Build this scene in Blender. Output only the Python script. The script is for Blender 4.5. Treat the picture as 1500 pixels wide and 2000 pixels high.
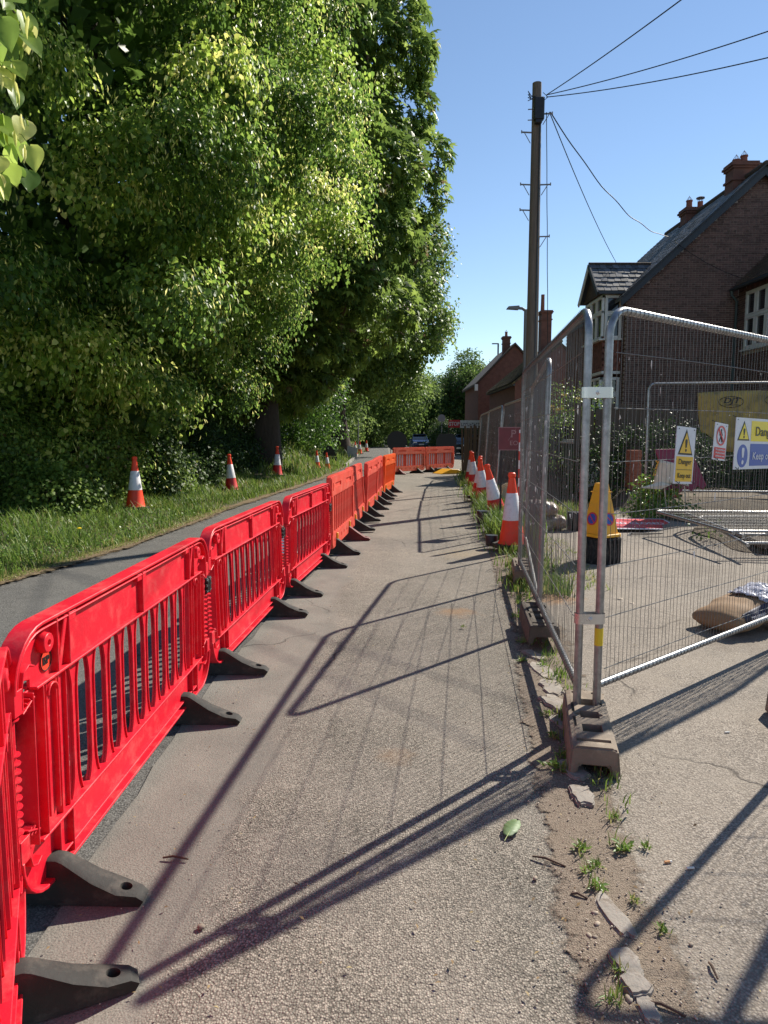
import bpy, bmesh, math, random
import numpy as np
from mathutils import Vector, Matrix
R = math.radians
random.seed(7); rng = np.random.default_rng(7)
for o in list(bpy.data.objects): bpy.data.objects.remove(o)
scene = bpy.context.scene
COL = scene.collection
# ------------------------------------------------------------------ camera
EYE = 1.5; FPX = 1350.0; PITCH = math.atan(152 / FPX)
cam_d = bpy.data.cameras.new('camera'); cam = bpy.data.objects.new('camera', cam_d); COL.objects.link(cam)
cam.location = (0, 0, EYE); cam.rotation_euler = (math.pi / 2 - PITCH, 0, 0)
cam_d.sensor_fit = 'VERTICAL'; cam_d.sensor_height = 36; cam_d.lens = 36 * FPX / 2000
cam_d.clip_start = 0.05; cam_d.clip_end = 2000
scene.camera = cam
# ------------------------------------------------------------------ sky and sun
SUN_EL = R(39.9); SUN_AZ = R(45.5)          # azimuth measured from +Y towards +X
w = bpy.data.worlds.new('World'); scene.world = w; w.use_nodes = True
nt = w.node_tree; bg = nt.nodes['Background']
sky = nt.nodes.new('ShaderNodeTexSky'); sky.sky_type = 'NISHITA'; sky.sun_disc = False
sky.sun_elevation = SUN_EL; sky.sun_rotation = SUN_AZ
sky.air_density = 1.0; sky.dust_density = 0.0; sky.ozone_density = 2.0
nt.links.new(sky.outputs[0], bg.inputs[0]); bg.inputs[1].default_value = 0.095
sd = bpy.data.lights.new('sun', 'SUN'); sd.energy = 5.0; sd.angle = R(0.53); sd.color = (1.0, 0.935, 0.82)
sun = bpy.data.objects.new('sun', sd); COL.objects.link(sun)
sv = Vector((math.cos(SUN_EL) * math.sin(SUN_AZ), math.cos(SUN_EL) * math.cos(SUN_AZ), math.sin(SUN_EL)))
sun.rotation_euler = sv.to_track_quat('Z', 'Y').to_euler(); sun.location = (20, 20, 30)
vs = scene.view_settings; vs.view_transform = 'Standard'; vs.look = 'None'; vs.exposure = 0.62; vs.gamma = 1.0
vs.use_curve_mapping = False
scene.render.engine = 'CYCLES'
scene.cycles.max_bounces = 8; scene.cycles.transparent_max_bounces = 8

# ------------------------------------------------------------------ helpers
def ray(u, v):
    c, s = math.cos(PITCH), math.sin(PITCH); x = (u - 750) / FPX; y = (v - 1000) / FPX
    return Vector((x, c - y * s, -s - y * c))
def g(u, v, z=0.0):                 # photo pixel -> point on the level z
    d = ray(u, v); t = (z - EYE) / d.z; return Vector((d.x * t, d.y * t, z))
def at(u, v, Y):                    # photo pixel -> point at the depth Y
    d = ray(u, v); t = Y / d.y; return Vector((d.x * t, Y, EYE + d.z * t))

def nmesh(name, V, F, tint=None, smooth=False):
    V = np.asarray(V, np.float32).reshape(-1, 3); F = np.asarray(F, np.int32)
    me = bpy.data.meshes.new(name); m, k = F.shape
    me.vertices.add(len(V)); me.vertices.foreach_set('co', V.ravel())
    me.loops.add(m * k); me.loops.foreach_set('vertex_index', F.ravel())
    me.polygons.add(m); me.polygons.foreach_set('loop_start', np.arange(0, m * k, k, dtype=np.int32))
    if smooth: me.polygons.foreach_set('use_smooth', np.ones(m, bool))
    me.update(calc_edges=True)
    if tint is not None:
        a = me.attributes.new('tint', 'FLOAT', 'FACE'); a.data.foreach_set('value', np.asarray(tint, np.float32))
    return me

class MB:
    def __init__(s): s.v = []; s.f = []; s.t = []
    def add(s, vs, fs, tint=0.5):
        b = len(s.v); s.v += [tuple(p) for p in vs]; s.f += [tuple(b + i for i in f) for f in fs]; s.t += [tint] * len(fs); return s
    def box(s, c, d, rz=0.0, M=None, tint=0.5, taper=1.0):
        x, y, z = d[0] / 2, d[1] / 2, d[2] / 2
        P = [Vector((a * x * (taper if e > 0 else 1), b * y * (taper if e > 0 else 1), e * z)) for e in (-1, 1) for b in (-1, 1) for a in (-1, 1)]
        Q = M if M is not None else Matrix.Rotation(rz, 3, 'Z')
        return s.add([Q @ p + Vector(c) for p in P], [(0, 2, 3, 1), (4, 5, 7, 6), (0, 1, 5, 4), (2, 6, 7, 3), (0, 4, 6, 2), (1, 3, 7, 5)], tint)
    def bar(s, a, b, w, h, tint=0.5):       # rectangular bar from a to b
        a, b = Vector(a), Vector(b); d = b - a; L = d.length; d.normalize()
        up = Vector((0, 0, 1)) if abs(d.z) < .95 else Vector((0, 1, 0))
        sx = d.cross(up).normalized(); sz = sx.cross(d)
        M = Matrix((sx, d, sz)).transposed()
        return s.box((a + b) / 2, (w, L, h), M=M, tint=tint)
    def tube(s, path, r, n=8, closed=False, cap=True, tint=0.5):
        P = [Vector(p) for p in path]; m = len(P); rr = r if hasattr(r, '__len__') else [r] * m
        vs = []; prev = None
        for i in range(m):
            if closed: d = P[(i + 1) % m] - P[i - 1]
            else: d = P[min(i + 1, m - 1)] - P[max(i - 1, 0)]
            if d.length < 1e-9: d = Vector((0, 0, 1))
            d.normalize()
            if prev is None:
                h = Vector((0, 0, 1)) if abs(d.z) < .9 else Vector((1, 0, 0))
                sx = d.cross(h).normalized()
            else:
                sx = (prev - d * prev.dot(d));
                sx = sx.normalized() if sx.length > 1e-6 else d.orthogonal().normalized()
            prev = sx; sy = d.cross(sx)
            for k in range(n):
                a = 2 * math.pi * k / n; vs.append(P[i] + (sx * math.cos(a) + sy * math.sin(a)) * rr[i])
        fs = []
        for i in range(m if closed else m - 1):
            for k in range(n):
                a = i * n + k; b = i * n + (k + 1) % n; c2 = ((i + 1) % m) * n + (k + 1) % n; d2 = ((i + 1) % m) * n + k
                fs.append((a, b, c2, d2))
        if cap and not closed:
            fs.append(tuple(range(n - 1, -1, -1))); fs.append(tuple((m - 1) * n + k for k in range(n)))
        return s.add(vs, fs, tint)
    def lathe(s, prof, n=20, c=(0, 0, 0), tint=0.5, sq=None):
        vs = []; m = len(prof)
        for r, z in prof:
            for k in range(n):
                a = 2 * math.pi * k / n; vs.append((c[0] + r * math.cos(a), c[1] + r * math.sin(a), c[2] + z))
        fs = [(i * n + k, i * n + (k + 1) % n, (i + 1) * n + (k + 1) % n, (i + 1) * n + k) for i in range(m - 1) for k in range(n)]
        if prof[0][0] > 1e-4: fs.append(tuple(range(n - 1, -1, -1)))
        if prof[-1][0] > 1e-4: fs.append(tuple((m - 1) * n + k for k in range(n)))
        return s.add(vs, fs, tint)
    def prism(s, poly, y0, y1, fn=None, tint=0.5):      # poly (a,b) extruded y0..y1; default (a, y, b)
        fn = fn or (lambda a, y, b: (a, y, b)); n = len(poly)
        vs = [fn(a, y0, b) for a, b in poly] + [fn(a, y1, b) for a, b in poly]
        fs = [tuple(range(n)), tuple(range(2 * n - 1, n - 1, -1))] + [(i, n + i, n + (i + 1) % n, (i + 1) % n) for i in range(n)]
        return s.add(vs, fs, tint)
    def mesh(s, name, smooth=None, bevel=0, seg=1, ang=30):
        me = bpy.data.meshes.new(name); me.from_pydata(s.v, [], s.f); me.update()
        if len(set(s.t)) > 1 and not bevel:
            a = me.attributes.new('tint', 'FLOAT', 'FACE'); a.data.foreach_set('value', np.array(s.t, np.float32))
        bm = bmesh.new(); bm.from_mesh(me)
        bmesh.ops.recalc_face_normals(bm, faces=bm.faces)
        if bevel:
            es = [e for e in bm.edges if len(e.link_faces) == 2 and e.calc_face_angle(0) > R(ang)]
            bmesh.ops.bevel(bm, geom=es, offset=bevel, segments=seg, affect='EDGES', clamp_overlap=True)
        bm.to_mesh(me); bm.free()
        if smooth:
            me.polygons.foreach_set('use_smooth', np.ones(len(me.polygons), bool)); me.set_sharp_from_angle(angle=R(smooth))
        return me
    def build(s, name, mat, parent=None, **kw): return obj(name, s.mesh(name, **kw), mat, parent)

def obj(name, me, mat=None, parent=None, loc=None, rot=None):
    o = bpy.data.objects.new(name, me); COL.objects.link(o)
    if mat is not None and me is not None and not me.materials:
        for m in (mat if isinstance(mat, (list, tuple)) else [mat]): me.materials.append(m)
    if parent is not None: o.parent = parent
    if loc is not None: o.location = loc
    if rot is not None: o.rotation_euler = rot
    return o
def tag(o, label=None, cat=None, group=None, kind=None):
    if label: o['label'] = label
    if cat: o['category'] = cat
    if group: o['group'] = group
    if kind: o['kind'] = kind
    return o
def thing(name, label, cat, loc=(0, 0, 0), rz=0.0, group=None):
    o = bpy.data.objects.new(name, None); COL.objects.link(o); o.empty_display_size = .1
    o.location = loc; o.rotation_euler = (0, 0, rz); return tag(o, label, cat, group)
def struct(o): o['kind'] = 'structure'; return o
def kids(o): return [c for c in COL.objects if c.parent == o]
def copy_tree(o, parent=None):
    c = o.copy(); COL.objects.link(c); c.parent = parent
    for ch in list(o.children): copy_tree(ch, c)
    return c
def bool_mesh(A, B, name, op='DIFFERENCE'):
    a = obj('temp_a', A); b = obj('temp_b', B); m = a.modifiers.new('b', 'BOOLEAN'); m.operation = op; m.object = b; m.solver = 'EXACT'; m.use_self = True
    dg = bpy.context.evaluated_depsgraph_get(); dg.update()
    me = bpy.data.meshes.new_from_object(a.evaluated_get(dg)); me.name = name
    bpy.data.objects.remove(a); bpy.data.objects.remove(b); return me
def text_mesh(body, size, depth=0.0005, align='LEFT', bold=0.0, shear=0.0):
    cu = bpy.data.curves.new('text', 'FONT'); cu.body = body; cu.size = size; cu.extrude = depth; cu.offset = bold; cu.shear = shear
    cu.align_x = align; cu.resolution_u = 3
    t = bpy.data.objects.new('temp_t', cu); COL.objects.link(t)
    dg = bpy.context.evaluated_depsgraph_get(); dg.update()
    me = bpy.data.meshes.new_from_object(t.evaluated_get(dg)); bpy.data.objects.remove(t); return me
def arc(cx, cz, r, a0, a1, n): return [(cx + r * math.cos(R(a0 + (a1 - a0) * i / n)), cz + r * math.sin(R(a0 + (a1 - a0) * i / n))) for i in range(n + 1)]

# ------------------------------------------------------------------ materials
def nodes(name):
    m = bpy.data.materials.new(name); m.use_nodes = True; t = m.node_tree; return m, t, t.nodes['Principled BSDF']
def N(t, k, **kw):
    n = t.nodes.new('ShaderNode' + k)
    for a, b in kw.items(): setattr(n, a, b)
    return n
def ramp(t, fac, stops):
    r = N(t, 'ValToRGB'); e = r.color_ramp.elements
    while len(e) < len(stops): e.new(0.5)
    for i, (p, c) in enumerate(stops): e[i].position = p; e[i].color = (*c, 1) if len(c) == 3 else c
    t.links.new(fac, r.inputs[0]); return r.outputs[0]
def noise(t, co, scale, detail=4, rough=.55, dim='3D'):
    n = N(t, 'TexNoise'); n.inputs['Scale'].default_value = scale; n.inputs['Detail'].default_value = detail; n.inputs['Roughness'].default_value = rough
    t.links.new(co, n.inputs['Vector']); return n.outputs['Fac']
def mixc(t, fac, a, b, mode='MIX'):
    n = N(t, 'Mix', data_type='RGBA', blend_type=mode)
    for sck, val in ((n.inputs[0], fac), (n.inputs[6], a), (n.inputs[7], b)):
        if isinstance(val, (int, float)): sck.default_value = val
        elif isinstance(val, tuple): sck.default_value = (*val, 1)
        else: t.links.new(val, sck)
    return n.outputs[2]
def math_(t, op, a, b=0.0, clamp=False):
    n = N(t, 'Math', operation=op, use_clamp=clamp)
    for i, val in enumerate((a, b)):
        if isinstance(val, (int, float)): n.inputs[i].default_value = val
        else: t.links.new(val, n.inputs[i])
    return n.outputs[0]
def bump(t, h, strength, dist, b):
    n = N(t, 'Bump'); n.inputs['Strength'].default_value = strength; n.inputs['Distance'].default_value = dist
    t.links.new(h, n.inputs['Height']); t.links.new(n.outputs[0], b.inputs['Normal'])
def sc(c, k): return tuple(max(0, min(1, x * k)) for x in c)
def M(name, col, rough=.6, var=.18, scale=6, dirt=None, dirt_amt=.5, bmp=0.0, bscale=60, metal=0, spec=.5, tint=False, rand=0.0, sss=0, stretch=None, transl=0.0):
    m, t, b = nodes(name); co = N(t, 'TexCoord').outputs['Object']
    if stretch:
        mp = N(t, 'Mapping'); mp.inputs['Scale'].default_value = stretch; t.links.new(co, mp.inputs[0]); co = mp.outputs[0]
    n1 = noise(t, co, scale, 6, .6)
    c = ramp(t, n1, [(.28, sc(col, 1 - var)), (.72, sc(col, 1 + var))])
    if tint:
        at_ = N(t, 'Attribute', attribute_name='tint'); k = math_(t, 'MULTIPLY_ADD', at_.outputs['Fac'], 0.9); t.nodes[-1].inputs[2].default_value = .55
        cm = N(t, 'Mix', data_type='RGBA', blend_type='MULTIPLY'); cm.inputs[0].default_value = 1
        t.links.new(c, cm.inputs[6]); t.links.new(k, cm.inputs[7]); c = cm.outputs[2]
    if rand:
        oi = N(t, 'ObjectInfo'); k = math_(t, 'MULTIPLY_ADD', oi.outputs['Random'], 2 * rand); t.nodes[-1].inputs[2].default_value = 1 - rand
        cm = N(t, 'Mix', data_type='RGBA', blend_type='MULTIPLY'); cm.inputs[0].default_value = 1
        t.links.new(c, cm.inputs[6]); t.links.new(k, cm.inputs[7]); c = cm.outputs[2]
    if dirt:
        n2 = noise(t, co, scale * 2.3, 8, .7)
        f = ramp(t, n2, [(.5, (0, 0, 0)), (.68, (dirt_amt,) * 3)]); c = mixc(t, f, c, dirt)
    t.links.new(c, b.inputs['Base Color']); b.inputs['Metallic'].default_value = metal; b.inputs['Specular IOR Level'].default_value = spec
    rr = math_(t, 'MULTIPLY_ADD', n1, .25); t.nodes[-1].inputs[2].default_value = rough - .12; t.links.new(rr, b.inputs['Roughness'])
    if bmp: bump(t, noise(t, co, bscale, 6, .6), .6, bmp, b)
    if transl:
        tr = N(t, 'BsdfTranslucent'); t.links.new(c, tr.inputs[0]); mx = N(t, 'MixShader'); mx.inputs[0].default_value = transl
        t.links.new(b.outputs[0], mx.inputs[1]); t.links.new(tr.outputs[0], mx.inputs[2]); t.links.new(mx.outputs[0], t.nodes['Material Output'].inputs[0])
    return m
def leafmat(name, stops, trans=.35, rough=.42, spec=.5):
    m, t, b = nodes(name); a = N(t, 'Attribute', attribute_name='tint')
    c = ramp(t, a.outputs['Fac'], stops); t.links.new(c, b.inputs['Base Color'])
    b.inputs['Roughness'].default_value = rough; b.inputs['Specular IOR Level'].default_value = spec
    tr = N(t, 'BsdfTranslucent'); hs = N(t, 'HueSaturation'); hs.inputs['Hue'].default_value = .488; hs.inputs['Saturation'].default_value = .95; hs.inputs['Value'].default_value = 1.9
    t.links.new(c, hs.inputs['Color']); t.links.new(hs.outputs[0], tr.inputs[0])
    mx = N(t, 'MixShader'); mx.inputs[0].default_value = trans; t.links.new(b.outputs[0], mx.inputs[1]); t.links.new(tr.outputs[0], mx.inputs[2])
    t.links.new(mx.outputs[0], t.nodes['Material Output'].inputs[0]); return m

def asphalt(name, stone_lo, stone_hi, binder, chip, bmp, patch=None, dust=None, dust_amt=.5, patchfn=None, stains=(), cracks=0.0):
    """crushed stone set in binder: every chip its own tone; large soft patches; optional finer strip"""
    m, t, b = nodes(name); co = N(t, 'TexCoord').outputs['Object']
    vo = N(t, 'TexVoronoi', feature='F1'); vo.inputs['Scale'].default_value = chip; t.links.new(co, vo.inputs['Vector'])
    sep = N(t, 'SeparateColor'); t.links.new(vo.outputs['Color'], sep.inputs[0])
    stone = ramp(t, sep.outputs[0], [(0, stone_lo), (.55, tuple((x + y) / 2 for x, y in zip(stone_lo, stone_hi))), (1, stone_hi)])
    edge = ramp(t, vo.outputs['Distance'], [(.35, (0, 0, 0)), (.75, (1, 1, 1))])
    c = mixc(t, edge, stone, binder)
    big = noise(t, co, .9, 5, .6); c = mixc(t, .55, c, ramp(t, big, [(.3, (.62, .62, .62)), (.7, (1.25, 1.22, 1.18))]), 'MULTIPLY')
    mid = noise(t, co, 14, 6, .7); c = mixc(t, .5, c, ramp(t, mid, [(.3, (.7, .7, .7)), (.7, (1.25, 1.25, 1.25))]), 'MULTIPLY')
    if dust:
        f = ramp(t, noise(t, co, 1.7, 8, .65), [(.38, (0, 0, 0)), (.66, (dust_amt,) * 3)]); c = mixc(t, f, c, dust)
    h = math_(t, 'SUBTRACT', 1.0, vo.outputs['Distance']); h = math_(t, 'MULTIPLY', h, math_(t, 'ADD', sep.outputs[1], .35))
    h = math_(t, 'ADD', h, math_(t, 'MULTIPLY', noise(t, co, 35, 5, .6), .8))
    if patch:
        sx = N(t, 'SeparateXYZ'); t.links.new(co, sx.inputs[0]); e = patchfn(t, sx.outputs[0], sx.outputs[1], co)
        c = mixc(t, e, c, patch(t, co)); h = math_(t, 'MULTIPLY', h, math_(t, 'SUBTRACT', 1.0, math_(t, 'MULTIPLY', e, .6)))
    for (sx_, sy_, sr_, scol, samt) in stains:
        vd = N(t, 'VectorMath', operation='DISTANCE'); t.links.new(co, vd.inputs[0]); vd.inputs[1].default_value = (sx_, sy_, 0)
        q = math_(t, 'ADD', math_(t, 'DIVIDE', vd.outputs['Value'], sr_), math_(t, 'MULTIPLY', math_(t, 'SUBTRACT', noise(t, co, 7, 6, .7), .5), 2.4))
        c = mixc(t, ramp(t, q, [(.2, (samt,) * 3), (1.0, (0, 0, 0))]), c, scol)
    if cracks:
        wv = N(t, 'VectorMath', operation='MULTIPLY_ADD'); nz = N(t, 'TexNoise'); nz.inputs['Scale'].default_value = 2.2; nz.inputs['Detail'].default_value = 8; t.links.new(co, nz.inputs['Vector'])
        t.links.new(nz.outputs['Color'], wv.inputs[0]); wv.inputs[1].default_value = (.5, .5, 0); t.links.new(co, wv.inputs[2])
        ve = N(t, 'TexVoronoi', feature='DISTANCE_TO_EDGE'); ve.inputs['Scale'].default_value = cracks; t.links.new(wv.outputs[0], ve.inputs['Vector'])
        line = ramp(t, ve.outputs['Distance'], [(.0, (1, 1, 1)), (.006, (0, 0, 0))]); gate = ramp(t, noise(t, co, .8, 3, .5), [(.5, (0, 0, 0)), (.6, (1, 1, 1))])
        ln = math_(t, 'MULTIPLY', line, gate); c = mixc(t, math_(t, 'MULTIPLY', ln, .75), c, sc(binder, .45)); h = math_(t, 'SUBTRACT', h, math_(t, 'MULTIPLY', ln, 1.5))
    t.links.new(c, b.inputs['Base Color']); b.inputs['Roughness'].default_value = .88; b.inputs['Specular IOR Level'].default_value = .25
    bump(t, h, 1.0, bmp, b); return m
# ================================================================== THE SETTING
def strip_fn(t, x, y, co):
    # newer, finer patching running along the feet of the barriers
    wob = math_(t, 'MULTIPLY', noise(t, co, 1.3, 6, .7), .5)
    lim = math_(t, 'MULTIPLY_ADD', y, .045); t.nodes[-1].inputs[2].default_value = -.62
    d = math_(t, 'SUBTRACT', math_(t, 'ADD', lim, math_(t, 'SUBTRACT', wob, .25)), x)
    return math_(t, 'MULTIPLY', d, 9.0, True)
def strip_col(t, co):
    f = noise(t, co, 190, 4, .8); c = ramp(t, f, [(.3, (.105, .097, .083)), (.7, (.29, .265, .228))])
    return mixc(t, .5, c, ramp(t, noise(t, co, 2.2, 6, .65), [(.3, (.6, .6, .6)), (.7, (1.3, 1.28, 1.25))]), 'MULTIPLY')
m_path = asphalt('worn_chippings', (.145, .13, .108), (.46, .41, .34), (.085, .075, .061), 150, .0035, strip_col, (.34, .295, .25), .35, strip_fn, [(.62, 5.75, .22, (.36, .19, .07), .45), (.05, 3.1, .12, (.34, .2, .1), .3), (1.05, 8.6, .5, (.33, .25, .15), .4), (-.25, 2.2, .35, (.1, .09, .08), .35), (.35, 9.5, .8, (.13, .12, .11), .35)], .55)
m_lane = asphalt('dark_asphalt', (.10, .098, .09), (.24, .232, .215), (.05, .048, .044), 150, .002, None, (.17, .16, .145), .4, cracks=.45)
m_yard = asphalt('dusty_yard', (.21, .18, .15), (.43, .38, .325), (.13, .11, .092), 120, .003, None, (.31, .265, .215), .6, stains=[(2.6, 5.0, .5, (.16, .13, .1), .5), (1.55, 6.2, .3, (.4, .2, .07), .6), (3.4, 7.4, .7, (.15, .125, .1), .45), (2.0, 2.4, .5, (.17, .14, .11), .5)], cracks=.5)
m_soil = M('soil', (.10, .075, .05), .95, .4, 4, (.17, .14, .09), .7, .02, 40)
m_verge = M('verge_earth', (.07, .065, .03), .95, .4, 3, (.16, .12, .07), .6, .02, 40)

LEFT = [(-5.6, -6), (-4.6, 2), (-3.88, 6.85), (-3.42, 9.5), (-3.09, 14.8), (-2.68, 18.1), (-2.2, 22.5), (-1.9, 28), (-1.85, 36), (-1.9, 48), (-1.6, 66), (-1.5, 85), (-3.5, 100), (-9, 118)]
RIGHT = [(0.62, -6), (0.66, 1.2), (0.72, 2.0), (0.83, 2.8), (1.0, 4.27), (1.22, 6.6), (1.62, 10), (1.98, 14), (2.4, 19), (2.9, 25.2), (3.6, 30), (9, 33), (11, 60), (16, 100), (26, 140)]
def interp(P, y):
    for (x0, y0), (x1, y1) in zip(P, P[1:]):
        if y <= y1: return x0 + (x1 - x0) * (y - y0) / (y1 - y0)
    return P[-1][0]
def sheet(name, xl, xr, ys, z, mat, nx=6, zfn=None, jag=0.0):
    V = []; F = []
    for y in ys:
        a, b = xl(y), xr(y)
        for i in range(nx + 1):
            x = a + (b - a) * i / nx
            if jag and i in (0, nx): x += random.uniform(-jag, jag)
            V.append((x, y, z + (zfn(x, y) if zfn else 0)))
    for j in range(len(ys) - 1):
        for i in range(nx): k = j * (nx + 1) + i; F.append((k, k + 1, k + nx + 2, k + nx + 1))
    me = nmesh(name, V, F, smooth=True); return struct(obj(name, me, mat))
bm_ = MB(); bm_.box((0, 350, -.55), (1600, 1500, 1)); struct(bm_.build('ground', m_soil))
ysr = list(np.arange(-6, 12, .25)) + list(np.arange(12, 40, 1)) + list(np.arange(40, 141, 4))
yl = [y for y in ysr if y <= 118]
# the coned lane to walk on, and the running lane on the other side of the barriers
BAR = [(-1.02, -6), (-1.04, 1.9), (-1.05, 4.0), (-.9, 6.15), (-.66, 8.3), (-.49, 10.2), (-.355, 12.3), (-.18, 14.4), (-.05, 16.5), (.23, 18.5), (.34, 25.8), (.4, 141)]
sheet('road', lambda y: interp(LEFT, min(y, 118)), lambda y: interp(BAR, y) + .3, yl, -.012, m_lane, 6, jag=.05)
sheet('footway', lambda y: interp(BAR, y), lambda y: interp(RIGHT, y), ysr, -.004, m_path, 6, jag=.012)
def smooth(a, b, x): t = max(0, min(1, (x - a) / (b - a))); return t * t * (3 - 2 * t)
def bank(x, y):
    d = interp(LEFT, min(y, 118)) - x
    return smooth(.1, 4.0 - 1.2 * smooth(18, 28, y), d) * (.35 + .75 * smooth(18, 40, y)) + .05 * math.sin(3 * x + 1.7 * y) * smooth(0, 1, d)
sheet('verge', lambda y: interp(LEFT, min(y, 118)) - 34, lambda y: interp(LEFT, min(y, 118)) + .06, list(np.arange(-6, 119, .5)), .004, m_verge, 60, bank, jag=.04)
def yardz(x, y):
    e = x - interp(RIGHT, y)
    z = .05 * smooth(.05, .6, e) * smooth(4.5, 8, y)
    z += .35 * smooth(11, 12, y) * smooth(0, .6, x - 4.25) + .09 * smooth(7.6, 8.4, y) * smooth(0, .6, x - (4.2 + .3 * (9 - y))) * (1 - smooth(11, 12, y))
    return z
sheet('yard', lambda y: interp(RIGHT, y) + .05, lambda y: 12.5, list(np.arange(-6, 15.0, .2)), .0, m_yard, 60, yardz)
sheet('bank_soil', lambda y: 4.35 + .3 * max(0, 9 - y) + .1 * math.sin(5 * y) + .3 * smooth(9, 10.5, y) * (1 - smooth(11, 12, y)), lambda y: 12.4, list(np.arange(8.0, 14.6, .12)), .012, m_soil, 60, yardz)
sheet('garden_soil', lambda y: interp(RIGHT, y) + .05, lambda y: 9 if y < 31 else interp(RIGHT, y) + .3, list(np.arange(14.2, 31.6, .4)), .055, m_soil, 30, lambda x, y: .05 * math.sin(2 * x) * math.cos(1.3 * y) + .3 * smooth(4.1, 4.6, x) + .02)
# dirt drifted along the broken edge, thinning out to nothing at its sides
def dirt_mat(nm='dirt_edge', lo=(.17, .135, .105), hi=(.36, .295, .235), bd=(.12, .092, .07), du=(.24, .185, .135)):
    m = asphalt(nm, lo, hi, bd, 170, .003, None, du, .7)
    t = m.node_tree; b = t.nodes['Principled BSDF']; co = N(t, 'TexCoord').outputs['Object']
    a = N(t, 'Attribute', attribute_name='cover'); f = math_(t, 'ADD', a.outputs['Fac'], math_(t, 'MULTIPLY', math_(t, 'SUBTRACT', noise(t, co, 9, 8, .75), .5), 1.6))
    k = ramp(t, f, [(.42, (0, 0, 0)), (.58, (1, 1, 1))]); t.links.new(k, b.inputs['Alpha']); return m
m_dirt = dirt_mat()
ysd = list(np.arange(.2, 9.0, .1))
dd = sheet('dirt_drift', lambda y: interp(RIGHT, y) - (.24 if y < 4.5 else .16), lambda y: interp(RIGHT, y) + .30 + .10 * math.sin(1.1 * y + 2), ysd, .003, m_dirt, 10)
cv = np.tile([0, .35, .6, .75, .8, .8, .75, .65, .5, .3, 0], len(ysd)); at_c = dd.data.attributes.new('cover', 'FLOAT', 'POINT'); at_c.data.foreach_set('value', cv.astype(np.float32))
ysv = list(np.arange(2, 34, .12)); vd_ = sheet('verge_litter', lambda y: interp(LEFT, y) - .22, lambda y: interp(LEFT, y) + .24 + .06 * math.sin(1.7 * y), ysv, .014, dirt_mat('dry_litter', (.13, .09, .05), (.34, .25, .15), (.08, .06, .035), (.22, .16, .09)), 6)
at_c = vd_.data.attributes.new('cover', 'FLOAT', 'POINT'); at_c.data.foreach_set('value', np.tile([.8, .85, .8, .65, .5, .3, 0], len(ysv)).astype(np.float32))
m_stone = M('kerb_granite', (.31, .275, .235), .92, .3, 11, (.2, .16, .122), .95, .008, 45)
kerb = struct(bpy.data.objects.new('kerb', None)); COL.objects.link(kerb)
def flat_stone(name, cx, cy, L, W, rz, H, parent, mat, seed, z=0.0):
    r = random.Random(seed); n = 17; pts = []
    for i in range(n):
        a = 2 * math.pi * i / n; ca, sa = math.cos(a), math.sin(a); q = 1 / max(abs(ca), abs(sa)) ** .75
        pts.append((ca * q * L / 2 * r.uniform(.72, 1.08), sa * q * W / 2 * r.uniform(.7, 1.1)))
    b = MB(); b.prism(pts, -.05, H, fn=lambda a, y, c: (a, c, y)); o = b.build(name, mat, parent, bevel=.006, seg=2, smooth=40)
    o.location = (cx, cy, z); o.rotation_euler = (r.uniform(-.02, .02), r.uniform(-.02, .02), rz); return o
for i, (u, v, L, W) in enumerate([(1062, 1312, .34, .13), (1078, 1345, .26, .14), (1088, 1378, .25, .14), (1100, 1412, .22, .12), (1118, 1505, .2, .12), (1138, 1560, .17, .10), (1200, 1790, .22, .07), (1222, 1885, .12, .09), (1240, 1930, .1, .08), (1262, 1968, .13, .06), (1045, 1282, .25, .1)]):
    p = g(u, v); flat_stone('kerb_stone', p.x, p.y, L, W, R(100 + random.uniform(-14, 14)), (.011 + .005 * (i % 3)), kerb, m_stone, i)
for i in range(16):        # far kerb of the left verge where the road bends
    y0 = 33 + i * 1.0; a = interp(LEFT, y0)
    b = MB(); b.box((0, 0, .02), (.14, .93, .2)); o = b.build('kerb_stone', m_stone, kerb, bevel=.012); o.location = (a + .04, y0, 0)
    o.rotation_euler = (0, 0, math.atan2(-(interp(LEFT, y0 + .5) - interp(LEFT, y0 - .5)), 1))
# ================================================================== PLASTIC BARRIERS
m_red = M('red_plastic', (.68, .010, .028), .45, .10, 4, (.76, .17, .15), .38, .0015, 90, spec=.35, transl=.04)
m_coral = M('faded_red_plastic', (.80, .105, .07), .5, .12, 3, (.85, .28, .2), .5, .0015, 80, spec=.4, transl=.28)
m_salmon = M('salmon_plastic', (.86, .20, .12), .5, .12, 3, (.88, .4, .3), .5, .0015, 80, spec=.4, transl=.28)
m_orange = M('orange_plastic', (.88, .135, .02), .5, .10, 3, (.9, .3, .15), .4, .0015, 80, spec=.4, transl=.3)
m_rubber = M('black_rubber', (.035, .033, .03), .75, .3, 5, (.11, .095, .078), .6, .004, 50, spec=.3)
m_blackp = M('black_plastic', (.012, .012, .013), .4, .2, 8, (.06, .05, .04), .3, spec=.45)
m_maroon = M('maroon_rubber', (.13, .012, .014), .7, .2, 5, (.16, .08, .06), .5, .003, 50)
m_white_refl = M('white_reflective', (.72, .71, .72), .5, .08, 6, (.42, .38, .34), .55)
m_badge = M('badge_red', (.75, .05, .02), .5)
m_black = M('black_paint', (.012, .012, .012), .5)
m_yel = M('yellow_plastic', (.86, .42, .012), .42, .08, 4, (.55, .3, .06), .35)

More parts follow.
